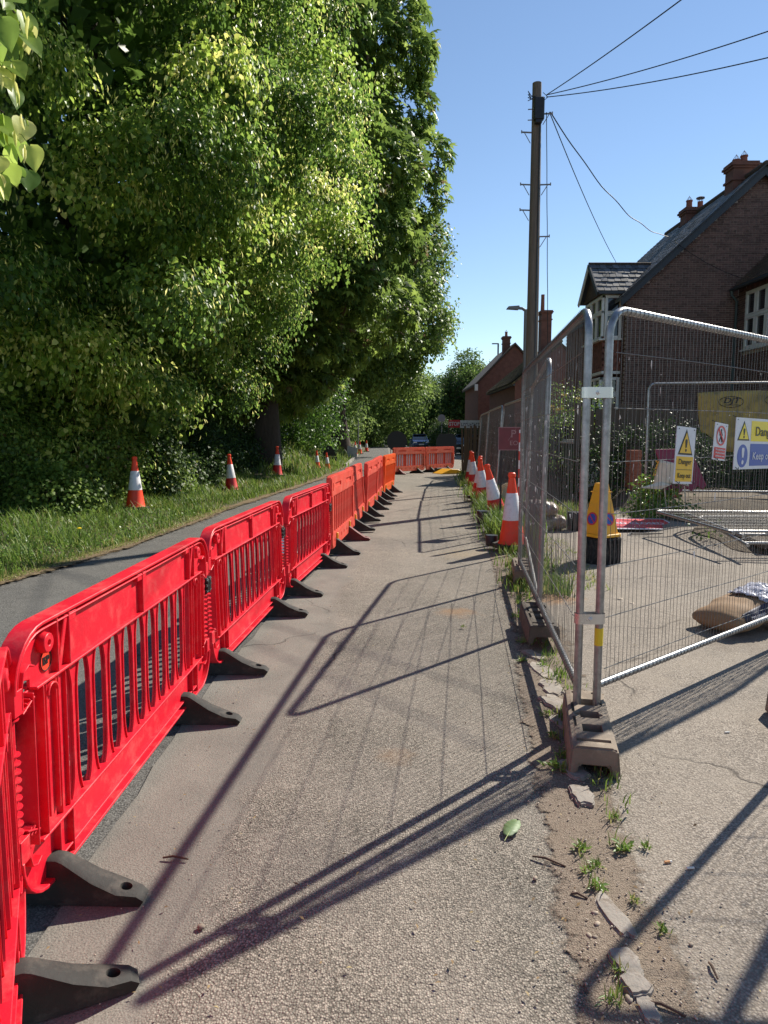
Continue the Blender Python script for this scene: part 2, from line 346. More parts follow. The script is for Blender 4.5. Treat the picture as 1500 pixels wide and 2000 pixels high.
def ribbon(mb, path, th, y0, y1, closed=False):
    P = [Vector((a, 0, b)) for a, b in path]; n = len(P); vs = []
    for i in range(n):
        d = P[min(i + 1, n - 1)] - P[max(i - 1, 0)]
        if closed: d = P[(i + 1) % n] - P[i - 1]
        d.normalize(); nn = Vector((-d.z, 0, d.x))
        q = P[i] + nn * th
        vs += [(P[i].x, y0, P[i].z), (P[i].x, y1, P[i].z), (q.x, y1, q.z), (q.x, y0, q.z)]
    fs = []
    for i in range(n if closed else n - 1):
        j = (i + 1) % n
        for k in range(4): fs.append((i * 4 + k, i * 4 + (k + 1) % 4, j * 4 + (k + 1) % 4, j * 4 + k))
    if not closed: fs += [(0, 1, 2, 3), ((n - 1) * 4 + 3, (n - 1) * 4 + 2, (n - 1) * 4 + 1, (n - 1) * 4)]
    mb.add(vs, fs)

def foot_wedge(name, half, h, wd, hole=True):
    """rubber foot: triangular wedge seen from the side, rounded nose with a hole through it"""
    prof = [(-half, 0), (half, 0), (half + .012, .018), (half - .01, .036), (half - .07, .050), (half * .5, h * .56), (.055, h * .95), (.035, h), (-.035, h), (-.055, h * .95), (-half * .5, h * .56), (-half + .07, .050), (-half + .01, .036), (-half - .012, .018)]
    b = MB(); n = len(prof); k = 7; vs = []
    # across the width: sides drawn in towards the ridge
    for a, z in prof:
        wz = wd * (1 - .42 * (z / h)); nose = max(0, (abs(a) - (half - .07)) / .07); wz *= (1 - .45 * min(1, nose) ** 2)
        vs.append([(a, -wz / 2, z), (a, -wz * .33, z + (.006 if z > .03 else 0)), (a, wz * .33, z + (.006 if z > .03 else 0)), (a, wz / 2, z)])
    fl = [p for q in vs for p in q]; fs = []
    for i in range(n):
        j = (i + 1) % n
        for c in range(3): fs.append((i * 4 + c, i * 4 + c + 1, j * 4 + c + 1, j * 4 + c))
    fs.append(tuple(i * 4 for i in range(n))); fs.append(tuple(i * 4 + 3 for i in reversed(range(n))))
    b.add(fl, fs); A = b.mesh(name)
    if hole:
        c = MB()
        for s in (-1, 1): c.lathe([(.019, -.05), (.019, .2)], 14, (s * (half - .052), 0, 0))
        for s in (-1, 1):
            for e in (-1, 1): c.box((s * half * .45, e * wd * .5, .05), (half * .25, .03, .035))
        A = bool_mesh(A, c.mesh('cut'), name)
    A.polygons.foreach_set('use_smooth', np.ones(len(A.polygons), bool)); A.set_sharp_from_angle(angle=R(38))
    return A
ME_FOOT_A = foot_wedge('foot', .30, .15, .105); ME_FOOT_B = foot_wedge('foot', .33, .20, .12)

LA, HA, Z0 = 2.04, .935, .085
def make_barrier_a(label, group):
    t = thing('plastic_barrier', label, 'barrier', group=group)
    D = .034
    top = arc(.17, HA - .17, .17, 180, 90, 7) + arc(LA - .17, HA - .17, .17, 90, 0, 7)
    bot = arc(LA - .17, Z0 + .17, .17, 0, -90, 7) + arc(.17, Z0 + .17, .17, -90, -180, 7)
    b = MB(); ribbon(b, top[::-1], .011, -D, D); ribbon(b, bot[::-1], .011, -D, D)
    top2 = arc(.17, HA - .17, .145, 180, 90, 7) + arc(LA - .17, HA - .17, .145, 90, 0, 7)
    ribbon(b, top2[::-1], .006, -D * .8, D * .8)
    b.build('rim', m_red, t, bevel=.0022, smooth=35)
    # web of the upper rail with its stiffening ribs
    b = MB(); zr = .735
    poly = [(.13, zr), (LA - .13, zr)] + [(LA - .13, HA - .17)] + arc(LA - .17, HA - .17, .163, 10, 90, 6) + arc(.17, HA - .17, .163, 90, 170, 6) + [(.13, HA - .17)]
    b.prism(poly, -.005, .005)
    b.box((LA / 2, 0, zr + .004), (LA - .26, .058, .009))
    for u in (.27, .35, LA / 2, LA - .35, LA - .27): b.box((u, 0, (zr + HA) / 2), (.008, .056, HA - zr - .01))
    for u in (.31, LA - .31):
        for s in (-1, 1): b.bar((u - .03, s * .02, zr), (u + .03, s * .02, HA - .02), .006, .02)
    for u in (LA / 2 - .03, LA / 2 + .02, .38, LA - .38): b.box((u, 0, HA - .035), (.05, .05, .03))
    b.build('upper_panel', m_red, t, bevel=.002, smooth=35)
    # lower board
    b = MB(); zl = .255
    poly = [(.13, zl), (.13, Z0 + .17)] + arc(.17, Z0 + .17, .163, 190, 270, 6) + arc(LA - .17, Z0 + .17, .163, 270, 350, 6) + [(LA - .13, Z0 + .17), (LA - .13, zl)]
    b.prism(poly, -.005, .005); b.box((LA / 2, 0, zl - .004), (LA - .26, .058, .009)); b.box((LA / 2, 0, Z0 + .04), (LA - .5, .05, .008))
    for u in (.24, .33, LA - .33, LA - .24): b.box((u, 0, (zl + Z0) / 2), (.008, .056, zl - Z0 - .012))
    b.build('lower_panel', m_red, t, bevel=.002, smooth=35)
    # slats: waisted channel profile, flared where they meet the rails
    zs = [zl - .002, zl + .03, zl + .07, zl + .12, zr - .12, zr - .07, zr - .03, zr + .002]; ws = [.046, .032, .023, .020, .020, .023, .032, .046]
    b = MB(); poly = [(-w_, z) for w_, z in zip(ws, zs)] + [(w_, z) for w_, z in reversed(list(zip(ws, zs)))]
    b.prism(poly, -.003, .003)
    for sgn in (-1, 1): ribbon(b, [(sgn * w_, z) for w_, z in zip(ws, zs)], .005 * sgn, -.009, .009)
    me = b.mesh('slat', smooth=35); me.materials.append(m_red)
    n = 10
    for i in range(n):
        u = .41 + (LA - .82) * i / (n - 1)
        obj('slat', me, None, t, (u, 0, 0))
    # end posts: wide moulded channels with an arched slot
    for s in (0, 1):
        f = lambda u: u if s == 0 else LA - u
        b = MB()
        for u0, u1, d in ((.105, .165, .03), (.20, .262, .02), (.285, .335, .016)):
            a0, a1 = f(u0), f(u1)
            b.box(((a0 + a1) / 2, 0, (zl + zr) / 2), (abs(a1 - a0), .008, zr - zl))
            for a in (a0, a1): b.box((a, 0, (zl + zr) / 2 + (.02 if u0 > .19 and u0 < .21 else .0)), (.006, d * 2, zr - zl - (.0 if u0 < .19 or u0 > .21 else .03)))
        a = arc(f(.231), zr - .045, .034, 0, 180, 8); ribbon(b, a, .006, -.028, .028)
        # hook arms that carry the hinge rod, with their honeycomb gusset
        for zc, sg in ((HA - .17, 1), (Z0 + .17, -1)):
            b.box((f(.025), 0, zc - sg * .03), (.05, .06, .075))
            ribbon(b, [(f(.045), zc - sg * .06), (f(.047), zc), (f(.062), zc + sg * .045), (f(.09), zc + sg * .058), (f(.118), zc + sg * .045)], .006, -.03, .03)
            for q in range(3): b.bar((f(.05 + .02 * q), 0, zc - sg * (.055 - .006 * q)), (f(.075 + .02 * q), 0, zc - sg * (.075 - .006 * q)), .05, .004)
            b.bar((f(.05), 0, zc - sg * .075), (f(.118), 0, zc - sg * .045), .055, .005)
        b.lathe([(.004, 0), (.03, 0), (.034, .012), (.03, .03), (.01, .031), (.009, .02), (.004, .02)], 14)
        nb = 14 * 7
        for q in range(len(b.v) - nb, len(b.v)): x, y, z = b.v[q]; b.v[q] = (f(.20) + x, -z - .004, HA - .075 + y)
        b.build('end_post', m_red, t, bevel=.0015, smooth=35)
        # ribbed hinge rod
        b = MB(); zb, zt = Z0 + .19, HA - .21; b.tube([(f(.022), 0, zb), (f(.022), 0, zt)], .014, 10)
        k = 17
        for q in range(k):
            z = zb + (zt - zb) * (q + .5) / k
            if .58 < z < .68: continue
            b.lathe([(.013, -.003), (.026, -.002), (.026, .002), (.013, .003)], 12, (f(.022), 0, z))
        b.build('hinge_rod', m_red, t, smooth=35)
    for u in (.21, 1.60):
        obj('foot', ME_FOOT_A, m_rubber, t, (u, 0, 0), (0, 0, R(90)))
    return t
def clip(t, u, z=.63):
    b = MB()
    for q, zz in enumerate((-.033, 0, .033)):
        b.box((u, 0, z + zz), (.092, .05, .022)); b.box((u, 0, z + zz), (.1, .056, .007))
    b.box((u, 0, z), (.02, .06, .09)); b.box((u - .026, 0, z), (.016, .058, .06)); b.box((u + .026, 0, z), (.016, .058, .06))
    return b.build('connector_clip', m_blackp, t, bevel=.003, smooth=35)

LB = 2.02
def make_barrier_b(label, group, mat, foot_mats, refl=False):
    t = thing('plastic_barrier', label, 'barrier', group=group); H = 1.0; z0 = .10
    D = .05
    A = MB(); A.prism([(.04, .74), (LB - .04, .74), (LB, .80), (LB - .01, H - .03), (LB - .06, H), (.06, H), (.01, H - .03), (0, .80)], -D * .7, D * .7)
    A = A.mesh('upper_rail', bevel=.012, seg=2)
    c = MB()
    for u0, u1 in ((.28, .78), (1.24, 1.74)):
        for s in (-1, 1): c.box(((u0 + u1) / 2, s * .045, .875), (u1 - u0, .055, .055))
    for u in (.12, LB - .12):
        for s in (-1, 1): c.box((u, s * .045, .86), (.05, .05, .10))
    me = bool_mesh(A, c.mesh('c'), 'upper_rail'); obj('upper_rail', me, mat, t); me.polygons.foreach_set('use_smooth', np.ones(len(me.polygons), bool)); me.set_sharp_from_angle(angle=R(35))
    A = MB(); A.prism([(.10, z0), (LB - .10, z0), (LB - .03, .17), (LB - .02, .30), (.02, .30), (.03, .17)], -D * .7, D * .7); A = A.mesh('lower_rail', bevel=.012, seg=2)
    c = MB()
    for i in range(7):
        u = .22 + i * (LB - .44) / 6
        for s in (-1, 1):
            lv = len(c.v); c.lathe([(.03, -.03), (.03, .03)], 6)
            for q in range(lv, len(c.v)): x, y, z = c.v[q]; c.v[q] = (u + x, s * .042 + z, .205 + y)
    me = bool_mesh(A, c.mesh('c'), 'lower_rail'); obj('lower_rail', me, mat, t); me.polygons.foreach_set('use_smooth', np.ones(len(me.polygons), bool)); me.set_sharp_from_angle(angle=R(35))
    b = MB(); b.prism([(-.028, .28), (.028, .28), (.02, .36), (.02, .68), (.028, .76), (-.028, .76), (-.02, .68), (-.02, .36)], -.024, .024)
    me = b.mesh('slat', bevel=.005, smooth=35); me.materials.append(mat); n = 12
    for i in range(n): obj('slat', me, None, t, (.20 + (LB - .40) * i / (n - 1), 0, 0))
    for u in (.055, LB - .055):
        b = MB(); b.box((u, 0, .52), (.09, .085, .48)); b.box((u, 0, .52), (.11, .05, .2)); b.build('end_post', mat, t, bevel=.01, seg=2, smooth=35)
    if refl:
        cols = (m_white_refl, m_badge)
        for i in range(11):
            b = MB(); u = .20 + (LB - .40) * (i + .5) / 11; b.box((u, .012, .52), (.135, .006, .46)); b.build('reflective_board', cols[1] if i % 4 == 3 else cols[0], t)
    b = MB()
    for q in (-.03, .0, .03): b.box((LB, 0, .60 + q), (.085, .07, .022))
    b.box((LB, 0, .6), (.06, .05, .08)); b.build('connector_clip', m_blackp, t, bevel=.004)
    for i, u in enumerate((.34, 1.5)):
        obj('foot', ME_FOOT_B.copy(), foot_mats[i], t, (u, 0, 0), (0, 0, R(90)))
        b = MB(); b.lathe([(.014, .17), (.014, .27), (.009, .275)], 8, (u, -.045, 0)); b.build('locking_pin', m_yel, t)
    return t
def place(t, a, b, lean=0.0):
    a, b = Vector((*a, 0)), Vector((*b, 0)); d = b - a; t.location = a; t.rotation_euler = (lean, 0, math.atan2(d.y, d.x)); return t
J = [(-.22, .08), (-1.085, 1.88), (-1.05, 4.02), (-.897, 6.15), (-.66, 8.26), (-.49, 10.25), (-.355, 12.3), (-.18, 14.4), (-.05, 16.45), (.23, 18.45)]
lab_a = ['bright red plastic barrier cut off by the left edge of the picture', 'largest whole red plastic barrier, scuffed, with round black lettered badge', 'red plastic barrier, second whole one from the camera', 'last bright red barrier before the faded coral ones begin']
ga = 'bright red plastic barriers along the footway'
A0 = make_barrier_a(lab_a[0], ga); clip(A0, LA + .03)
Aset = [A0]
for i in (1, 2, 3):
    c = copy_tree(A0); tag(c, lab_a[i]); Aset.append(c)
max((c for c in Aset[0].children if c.name.startswith('foot')), key=lambda c: c.location.x).location.x = 1.70
for i, t in enumerate(Aset): place(t, J[i], J[i + 1], R((0, .8, -1.2, .6)[i]))
# maker's badge on the second barrier
bd = MB(); bd.lathe([(.034, 0), (.034, .002)], 20); badge = bd.build('maker_badge', m_badge, Aset[1]); badge.location = (.225, -.0055, .795); badge.rotation_euler = (R(90), 0, 0)
tag(badge, 'oval red badge with black letters ISP')
rg = MB(); rg.tube([(.033 * math.cos(a), .033 * math.sin(a), .003) for a in np.linspace(0, 2 * math.pi, 20, endpoint=False)], .002, 5, closed=True); rg.build('badge_ring', m_black, badge)
tm = text_mesh('ISP', .034, .001, 'CENTER', .0012); obj('badge_letters', tm, m_black, badge, (0, -.011, .003))
gb = 'faded coral plastic barriers further along the row'
lab_b = ['faded coral plastic barrier with yellow pins and a maroon foot', 'second faded coral barrier from the camera, leaning slightly towards the road', 'third faded coral barrier from the camera', 'last faded coral barrier, just before the bright orange one', 'bright orange plastic barrier at the bend of the row']
for i in range(5):
    t = make_barrier_b(lab_b[i], gb, m_orange if i == 4 else m_coral, (m_rubber, m_maroon if i == 0 else m_rubber))
    place(t, J[4 + i], J[5 + i], R((0, -4, 2, -1, 3)[i]))
FB = [(.33, 25.7), (1.63, 27.3), (2.93, 28.9)]
for i, l in enumerate(['orange barrier with white reflective boards across the far end, left one', 'orange barrier with white reflective boards across the far end, right one']):
    place(make_barrier_b(l, 'barriers across the far end of the footway', m_salmon, (m_maroon if i == 0 else m_rubber, m_rubber), True), FB[i], FB[i + 1])
# ================================================================== MESH FENCE PANELS
def galv():
    m, t, b = nodes('galvanised_steel'); co = N(t, 'TexCoord').outputs['Object']
    n1 = noise(t, co, 22, 6, .65); n2 = noise(t, co, 4, 5, .6)
    c = mixc(t, n2, ramp(t, n1, [(.3, (.17, .172, .175)), (.7, (.36, .36, .365))]), ramp(t, n1, [(.3, (.26, .255, .25)), (.7, (.45, .445, .44))]))
    rust = ramp(t, noise(t, co, 9, 8, .7), [(.62, (0, 0, 0)), (.75, (.55, .55, .55))]); c = mixc(t, rust, c, (.16, .085, .05))
    t.links.new(c, b.inputs['Base Color']); b.inputs['Metallic'].default_value = .8
    b.inputs['Roughness'].default_value = .38; bump(t, n1, .3, .002, b); return m
m_galv = galv()
m_wire = M('fence_wire', (.14, .137, .132), .5, .25, 30, (.1, .06, .04), .5, metal=.25)
m_fluff = M('seed_fluff', (.75, .73, .68), .95, .15, 20)
m_block = M('dusty_plastic_block', (.20, .155, .115), .85, .25, 7, (.34, .27, .2), .8, .004, 60)
m_block2 = M('dark_block', (.085, .07, .055), .85, .3, 7, (.2, .155, .11), .7, .004, 60)
m_zinc = M('zinc_clamp', (.62, .62, .62), .28, .1, 8, metal=.9)
m_rustred = M('red_stain', (.3, .07, .05), .6, .3, 9)
PL, PH = 3.5, 2.0
def make_panel(label, seed, rings=False, length=PL, group='mesh fence panels around the works'):
    r = random.Random(seed); t = thing('mesh_fence_panel', label, 'fence panel', group=group)
    a0 = arc(.13, PH - .13, .13, 180, 90, 8); a1 = arc(length - .13, PH - .13, .13, 90, 0, 8)
    b = MB(); b.tube([(0, 0, -.02)] + [(u, 0, z) for u, z in a0 + a1] + [(length, 0, -.02)], .0205, 12)
    b.tube([(0.015, 0, .13), (length - .015, 0, .13)], .0185, 10); b.build('frame', m_galv, t, smooth=40)
    b = MB(); zb = .125; n = int(length / .0385)
    for i in range(1, n):
        u = i * length / n + r.uniform(-.003, .003); e = min(u, length - u); zt = PH - (.13 - math.sqrt(max(0, .0169 - (.13 - e) ** 2)) if e < .13 else 0) + .016
        ofs = .021; pts = []
        ns = 4 if rings else 2
        for q in range(ns + 1): pts.append((u + (r.uniform(-.004, .004) if 0 < q < ns else 0), -ofs + (r.uniform(-.006, .006) if 0 < q < ns else 0), zb + (zt - zb) * q / ns))
        b.tube(pts, .0014, 3, cap=False)
        if rings:
            for zc, rad in ((zt - .016, .0213), (.13, .0193)):
                b.tube([(u + .004 * math.sin(a), rad * math.cos(a), zc + rad * math.sin(a)) for a in np.linspace(0, 2 * math.pi, 9, endpoint=False)], .0012, 3, closed=True)
    for q in range(7):
        z = .22 + q * .262; b.tube([(u, -.0265, z + .004 * math.sin(u * 2 + q)) for u in np.linspace(.015, length - .015, 12)], .0022, 6, cap=False)
    tag(b.build('wire_mesh', m_wire, t), kind='stuff')
    # wind blown seed fluff caught on the wires
    b = MB()
    for q in range(130):
        u = r.uniform(.05, length - .05); z = r.choice([.22 + .262 * r.randint(2, 6), r.uniform(.6, 1.95)]) - abs(r.gauss(0, .03)); s = r.uniform(.002, .006)
        lv = [Vector((r.gauss(0, 1), r.gauss(0, 1), r.gauss(0, 1))).normalized() * s for _ in range(4)]
        c = Vector((u, -.026, z)); L = r.choice([.0, .0, .02, .045])
        b.add([c + lv[0], c + lv[1], c + lv[2] - Vector((0, 0, L)), c + lv[3] - Vector((0, 0, L * .6))], [(0, 1, 2), (0, 1, 3), (1, 2, 3), (0, 2, 3)])
    tag(b.build('seed_fluff', m_fluff, t), kind='stuff'); return t
def setp(t, a, b, z=0.0, lean=0.0, tilt=0.0):
    a, b = Vector((*a, z)), Vector((*b, z)); d = b - a; t.location = a; t.rotation_euler = (lean, -tilt, math.atan2(d.y, d.x)); return t
def clamp(t, u, z, other, mat=None):
    """two bent plates bolted round neighbouring posts"""
    b = MB(); a = Vector((u, 0, z)); c = Vector((u, 0, z)) + Vector(other); d = (c - a); L = d.length; d.normalize(); nn = Vector((0, 0, 1)).cross(d)
    for s in (-1, 1):
        pts = []
        for base, s0 in ((a, -1), (c, 1)):
            angs = np.linspace(0, math.pi / 2, 5) if s0 > 0 else np.linspace(math.pi / 2, 0, 5)
            P_ = [base + d * (s0 * .027 * math.cos(x)) + nn * (s * .027 * math.sin(x)) for x in (angs[::-1] if s0 > 0 else angs[::-1])]
            pts += P_ if s0 < 0 else P_
        vs = [];
        for p in pts: vs += [p + Vector((0, 0, -.026)), p + Vector((0, 0, .026))]
        b.add(vs, [(2 * i, 2 * i + 2, 2 * i + 3, 2 * i + 1) for i in range(len(pts) - 1)])
    mid = (a + c) / 2; b.tube([mid - nn * .04, mid + nn * .045], .007, 6); b.tube([mid + nn * .024, mid + nn * .036], .012, 6); b.tube([mid - nn * .034, mid - nn * .026], .012, 6)
    return b.build('clamp', mat or m_zinc, t, smooth=40)
def make_block(label, seed, mat=None, group='blocks that hold the mesh fence'):
    b = MB(); L, W_, H = .70, .225, .135
    b.prism([(-W_ / 2, 0), (-W_ / 2 + .035, 0), (-W_ / 2 + .05, .05), (W_ / 2 - .05, .05), (W_ / 2 - .035, 0), (W_ / 2, 0), (W_ / 2 - .012, H - .012), (W_ / 2 - .03, H), (-W_ / 2 + .03, H), (-W_ / 2 + .012, H - .012)], -L / 2, L / 2, fn=lambda a, y, z: (y, a, z))
    A = b.mesh('b', bevel=.008, seg=2); c = MB()
    for x in (-.21, -.05, .11): c.box((x + .03, 0.005, H), (.085, .09, .16))
    c.box((.275, 0, H), (.03, .15, .03)); c.box((-.10, -.07, H), (.12, .014, .03)); c.box((.07, -.07, H), (.12, .014, .03)); c.box((-.20, .07, H), (.1, .014, .03))
    for x, y in ((-.02, .05), (-.02, -.05), (-.31, .05), (-.31, -.05)): c.lathe([(.017, .06), (.017, .2)], 10, (x, y, 0))
    me = bool_mesh(A, c.mesh('c'), 'fence_block'); me.polygons.foreach_set('use_smooth', np.ones(len(me.polygons), bool)); me.set_sharp_from_angle(angle=R(35))
    return tag(obj('fence_block', me, mat or m_block), label, 'fence block', group)

CA, CB = (.985, 3.40), (1.085, 3.40)
P1 = setp(make_panel('mesh fence panel along the path, nearest one, its near post in the front block', 1, True), (1.37, 6.88), CA, .10)
d2 = Vector((1.6, 1.31)).normalized() * PL
P2 = setp(make_panel('mesh fence panel across the yard carrying the danger signs', 2, True), CB, (CB[0] + d2.x, CB[1] + d2.y), .10)
for z in (1.60, .48):
    lo = Matrix.Rotation(-P2.rotation_euler.z, 3, 'Z') @ Vector((CA[0] - CB[0], CA[1] - CB[1], 0)); clamp(P2, 0, z, lo)
b = MB(); b.lathe([(.0215, .34), (.0215, .43)], 12); b.build('hazard_tape', M('yellow_black_tape', (.7, .5, .02), .4), P2)
chain = [((1.20, 5.25), (1.80, 8.70), .06, 1, 'mesh fence panel overlapping behind the nearest one beside the path'),
         ((2.05, 10.42), (2.22, 13.85), .08, 5, 'leaning mesh fence panel behind the leaning cone, third along the path'),
         ((2.25, 13.9), (2.50, 17.35), .06, 3, 'mesh fence panel, fourth along the path beyond the cones'),
         ((2.52, 17.4), (2.80, 20.85), .06, 3, 'distant mesh fence panel, second from the far end'),
         ((2.82, 20.9), (3.25, 24.3), .06, 3, 'farthest mesh fence panel beside the path')]
for i, (a, b_, z, ln, l) in enumerate(chain): setp(make_panel(l, 10 + i), a, b_, z, R(ln))
setp(make_panel('mesh fence panel standing behind the yellow banner in the yard', 30), (4.62, 12.2), (8.1, 11.7), .38, R(-2))
# a panel standing just outside the picture on the right, whose shadow lies across the ground
t = setp(make_panel('mesh fence panel just outside the picture on the right', 31), (2.21, 3.36), (5.65, 3.15), .06)
b = MB(); b.bar((.42, .0, 1.98), (.75, .5, 0), .035, .035); b.build('brace', m_galv, t)
blk = [(g(1150, 1400, .135), 78, 'dusty block in front holding the two corner fence posts', None),
       (g(1052, 1210, .135), 84, 'dark fence block under the nearest path panel, half in shadow', m_block2),
       (g(1022, 1110, .135), 82, 'two-tone fence block at the foot of the white and orange cone', None),
       (Vector((2.0, 10.4, 0.05)), 80, 'fence block hidden among grass behind the cones', m_block2), (Vector((2.25, 13.9, 0.05)), 80, 'fence block beyond the leaning cone', m_block2),
       (Vector((2.15, 3.26, 0)), 85, 'fence block just outside the picture on the right', None), (Vector((CB[0] + d2.x, CB[1] + d2.y, 0)), 20, 'fence block at the far end of the sign panel', m_block2)]
for i, (p, rz, l, m_) in enumerate(blk):
    o = make_block(l, i, m_); o.location = (p.x, p.y, .05 if p.y > 4.6 else .004); o.rotation_euler = (0, 0, R(rz + 180))

# ================================================================== TRAFFIC CONES
m_cone = M('cone_orange', (.86, .06, .016), .42, .1, 4, (.55, .12, .06), .35, spec=.4)
m_cone_red = M('cone_red', (.62, .018, .016), .5, .12, 4, (.4, .07, .05), .4)
m_sleeve = M('cone_sleeve', (.74, .72, .73), .42, .06, 9, (.45, .40, .37), .5)
def make_cone(label, H=.97, low=None, group='orange and white traffic cones'):
    t = thing('traffic_cone', label, 'cone', group=group); k = H / .97
    b = MB(); s = .235 * k; poly = [(s, s * .55), (s * .55, s), (-s * .55, s), (-s, s * .55), (-s, -s * .55), (-s * .55, -s), (s * .55, -s), (s, -s * .55)]
    b.prism(poly, 0, .055 * k, fn=lambda a, y, z: (a, z, y)); b.build('base', m_rubber, t, bevel=.01, seg=2)
    rad = lambda z: (.165 - (.165 - .037) * (z / k - .055) / .86) * k
    b = MB(); z1, z2, zt = .36 * k, .70 * k, .93 * k
    b.lathe([(.185 * k, .055 * k), (rad(.09 * k) + .006, .085 * k)] + [(rad(z1), z1)], 24); b.build('body', low or m_cone, t, smooth=40)
    b = MB(); b.lathe([(rad(z1), z1 - .004), (rad(z1) + .004, z1), (rad(z2) + .004, z2), (rad(z2), z2 + .004)], 24); b.build('sleeve', m_sleeve, t, smooth=40)
    b = MB(); b.lathe([(rad(z2), z2), (rad(.90 * k), .90 * k), (.047 * k, .905 * k), (.05 * k, .93 * k), (.045 * k, .955 * k), (.03 * k, .965 * k), (.028 * k, .93 * k)], 24); b.build('top', m_cone, t, smooth=40)
    return t
def put(t, p, rz=0, tx=0, ty=0, s=1): t.location = p; t.rotation_euler = (tx, ty, rz); t.scale = (s, s, s); return t
put(make_cone('tallest orange and white cone on the right, upright beside a mesh fence post'), (1.66, 8.85, .05), .3, R(1), R(-2))
put(make_cone('orange and white cone leaning well over to the left, behind the tallest cone', low=m_cone_red), (1.98, 11.9, .06), .2, R(4), R(-15))
put(make_cone('orange and white cone leaning slightly, third along the fence on the right', low=m_cone_red), (2.12, 14.6, .05), .7, R(0), R(-9))
put(make_cone('upright cone partly hidden behind the slightly leaning one on the right', low=m_cone_red), (2.14, 15.6, .05), .1, 0, R(2))
put(make_cone('farthest leaning cone on the right, by the end of the row', low=m_cone_red), (2.52, 19.3, .05), .9, 0, R(-8))
put(make_cone('farthest upright cone on the right, nearly touching its neighbour', low=m_cone_red), (2.53, 20.3, .05), .2, 0, R(1))
def onbank(u, v, Y): x = (u - 750) / FPX * Y; return Vector((x, Y, bank(x, Y)))
put(make_cone('clean orange and white cone on the left grass verge, nearest the camera'), onbank(262, 1010, 12.6), .5, 0, R(1))
put(make_cone('dark red and white cone standing in the shade of the left verge', low=m_cone_red), onbank(452, 962, 17.6), .2, R(-1), R(-3))
put(make_cone('shaded dark cone further along the left verge near a tree trunk', low=m_cone_red), onbank(541, 930, 22.5), .9, 0, R(2))
put(make_cone('left one of two small cones in front of the black triangular sign', .72), onbank(620, 916, 27.6), .1, 0, R(-2))
put(make_cone('right one of two small cones in front of the black triangular sign', .72), onbank(640, 910, 29.0), .6, 0, R(-4))
for i, (u, v, Y, l) in enumerate([(694, 855, 50, 'left one of the tiny far cones on the grass bend'), (703, 852, 53, 'middle one of the tiny far cones on the grass bend'), (716, 866, 60, 'right one of the tiny far cones, lit by the sun at the bend')]):
    x = (u - 750) / FPX * Y; put(make_cone(l, .97), (x, Y, bank(x, Y)), i)
# cone tipped behind the red barrier: only its base shows under the barrier
put(make_cone('cone standing behind the red barriers, only its base showing underneath', .72), (-1.0, 7.15, .0), .4)
# striped post leaning in the fence
m_redw = M('red_white_board', (.5, .05, .04), .5)
t = thing('striped_post', 'thin red and white striped post standing behind the mesh fence', 'post', (1.93, 9.75, .06))
b = MB(); b.box((0, 0, .75), (.07, .02, 1.5)); b.build('board', m_white_refl, t)
for q in range(6):
    b = MB(); b.box((-.0, -.0, .14 + q * .25), (.074, .024, .13)); b.build('stripe', m_redw, t)

# ================================================================== SIGNS HUNG ON THE FENCE
m_signw = M('sign_white', (.66, .68, .74), .4, .06, 3, (.42, .4, .38), .35)
m_signy = M('sign_yellow', (.80, .47, .012), .4, .06, 3)
m_signy2 = M('sign_lemon', (.85, .66, .01), .4, .06, 3)
m_signb = M('sign_blue', (.015, .075, .40), .4, .06, 3)
m_signr = M('sign_red', (.62, .03, .045), .4, .08, 3)
def sign_base(name, label, w_, h_, u, z, parent_panel, skew=0.0, rz=0):
    """flat board hung on a fence panel's near face; local x right, z up, seen from -y"""
    t = thing(name, label, 'sign'); Mx = parent_panel.matrix_basis if False else None
    P = Matrix.Translation(parent_panel.location) @ parent_panel.rotation_euler.to_matrix().to_4x4()
    t.matrix_world = P @ Matrix.Translation((u, -.034, z)) @ Matrix.Rotation(rz, 4, 'Y')
    b = MB(); b.box((w_ / 2, 0, -h_ / 2), (w_, .004, h_)); b.build('board', m_signw, t)
    b = MB()
    for x in (.02, w_ - .02):
        b.tube([(x, -.004, -.015), (x + .004, .004, .0), (x, .03, .012), (x - .004, .004, .0)], .0018, 4, closed=True)
        b.tube([(x, -.004, -h_ + .015), (x + .03, -.008, -h_ + .0), (x + .05, -.002, -h_ + .012)], .0018, 4)
    b.build('cable_tie', m_black, t); return t
def flat(t, name, poly, mat, y=-.0035): b = MB(); b.prism(poly, y, y + .002); return b.build(name, mat, t)
def circle(cx, cz, r, n=28): return [(cx + r * math.cos(2 * math.pi * i / n), cz + r * math.sin(2 * math.pi * i / n)) for i in range(n)]
def ring(t, name, cx, cz, r0, r1, mat, y):
    b = MB(); n = 28; vs = []
    for i in range(n):
        a = 2 * math.pi * i / n; c, s = math.cos(a), math.sin(a); vs += [(cx + r0 * c, y, cz + r0 * s), (cx + r1 * c, y, cz + r1 * s)]
    b.add(vs, [(2 * i, 2 * i + 1, (2 * i + 3) % (2 * n), (2 * i + 2) % (2 * n)) for i in range(n)]); return b.build(name, mat, t)
def words(t, name, s, x, z, size, mat, align='LEFT', bold=.0, sx=1.0, y=-.0058):
    o = obj(name, text_mesh(s, size, .0004, align, bold * size), mat, t, (x, y, z), (R(90), 0, 0)); o.scale = (sx, 1, 1); return o
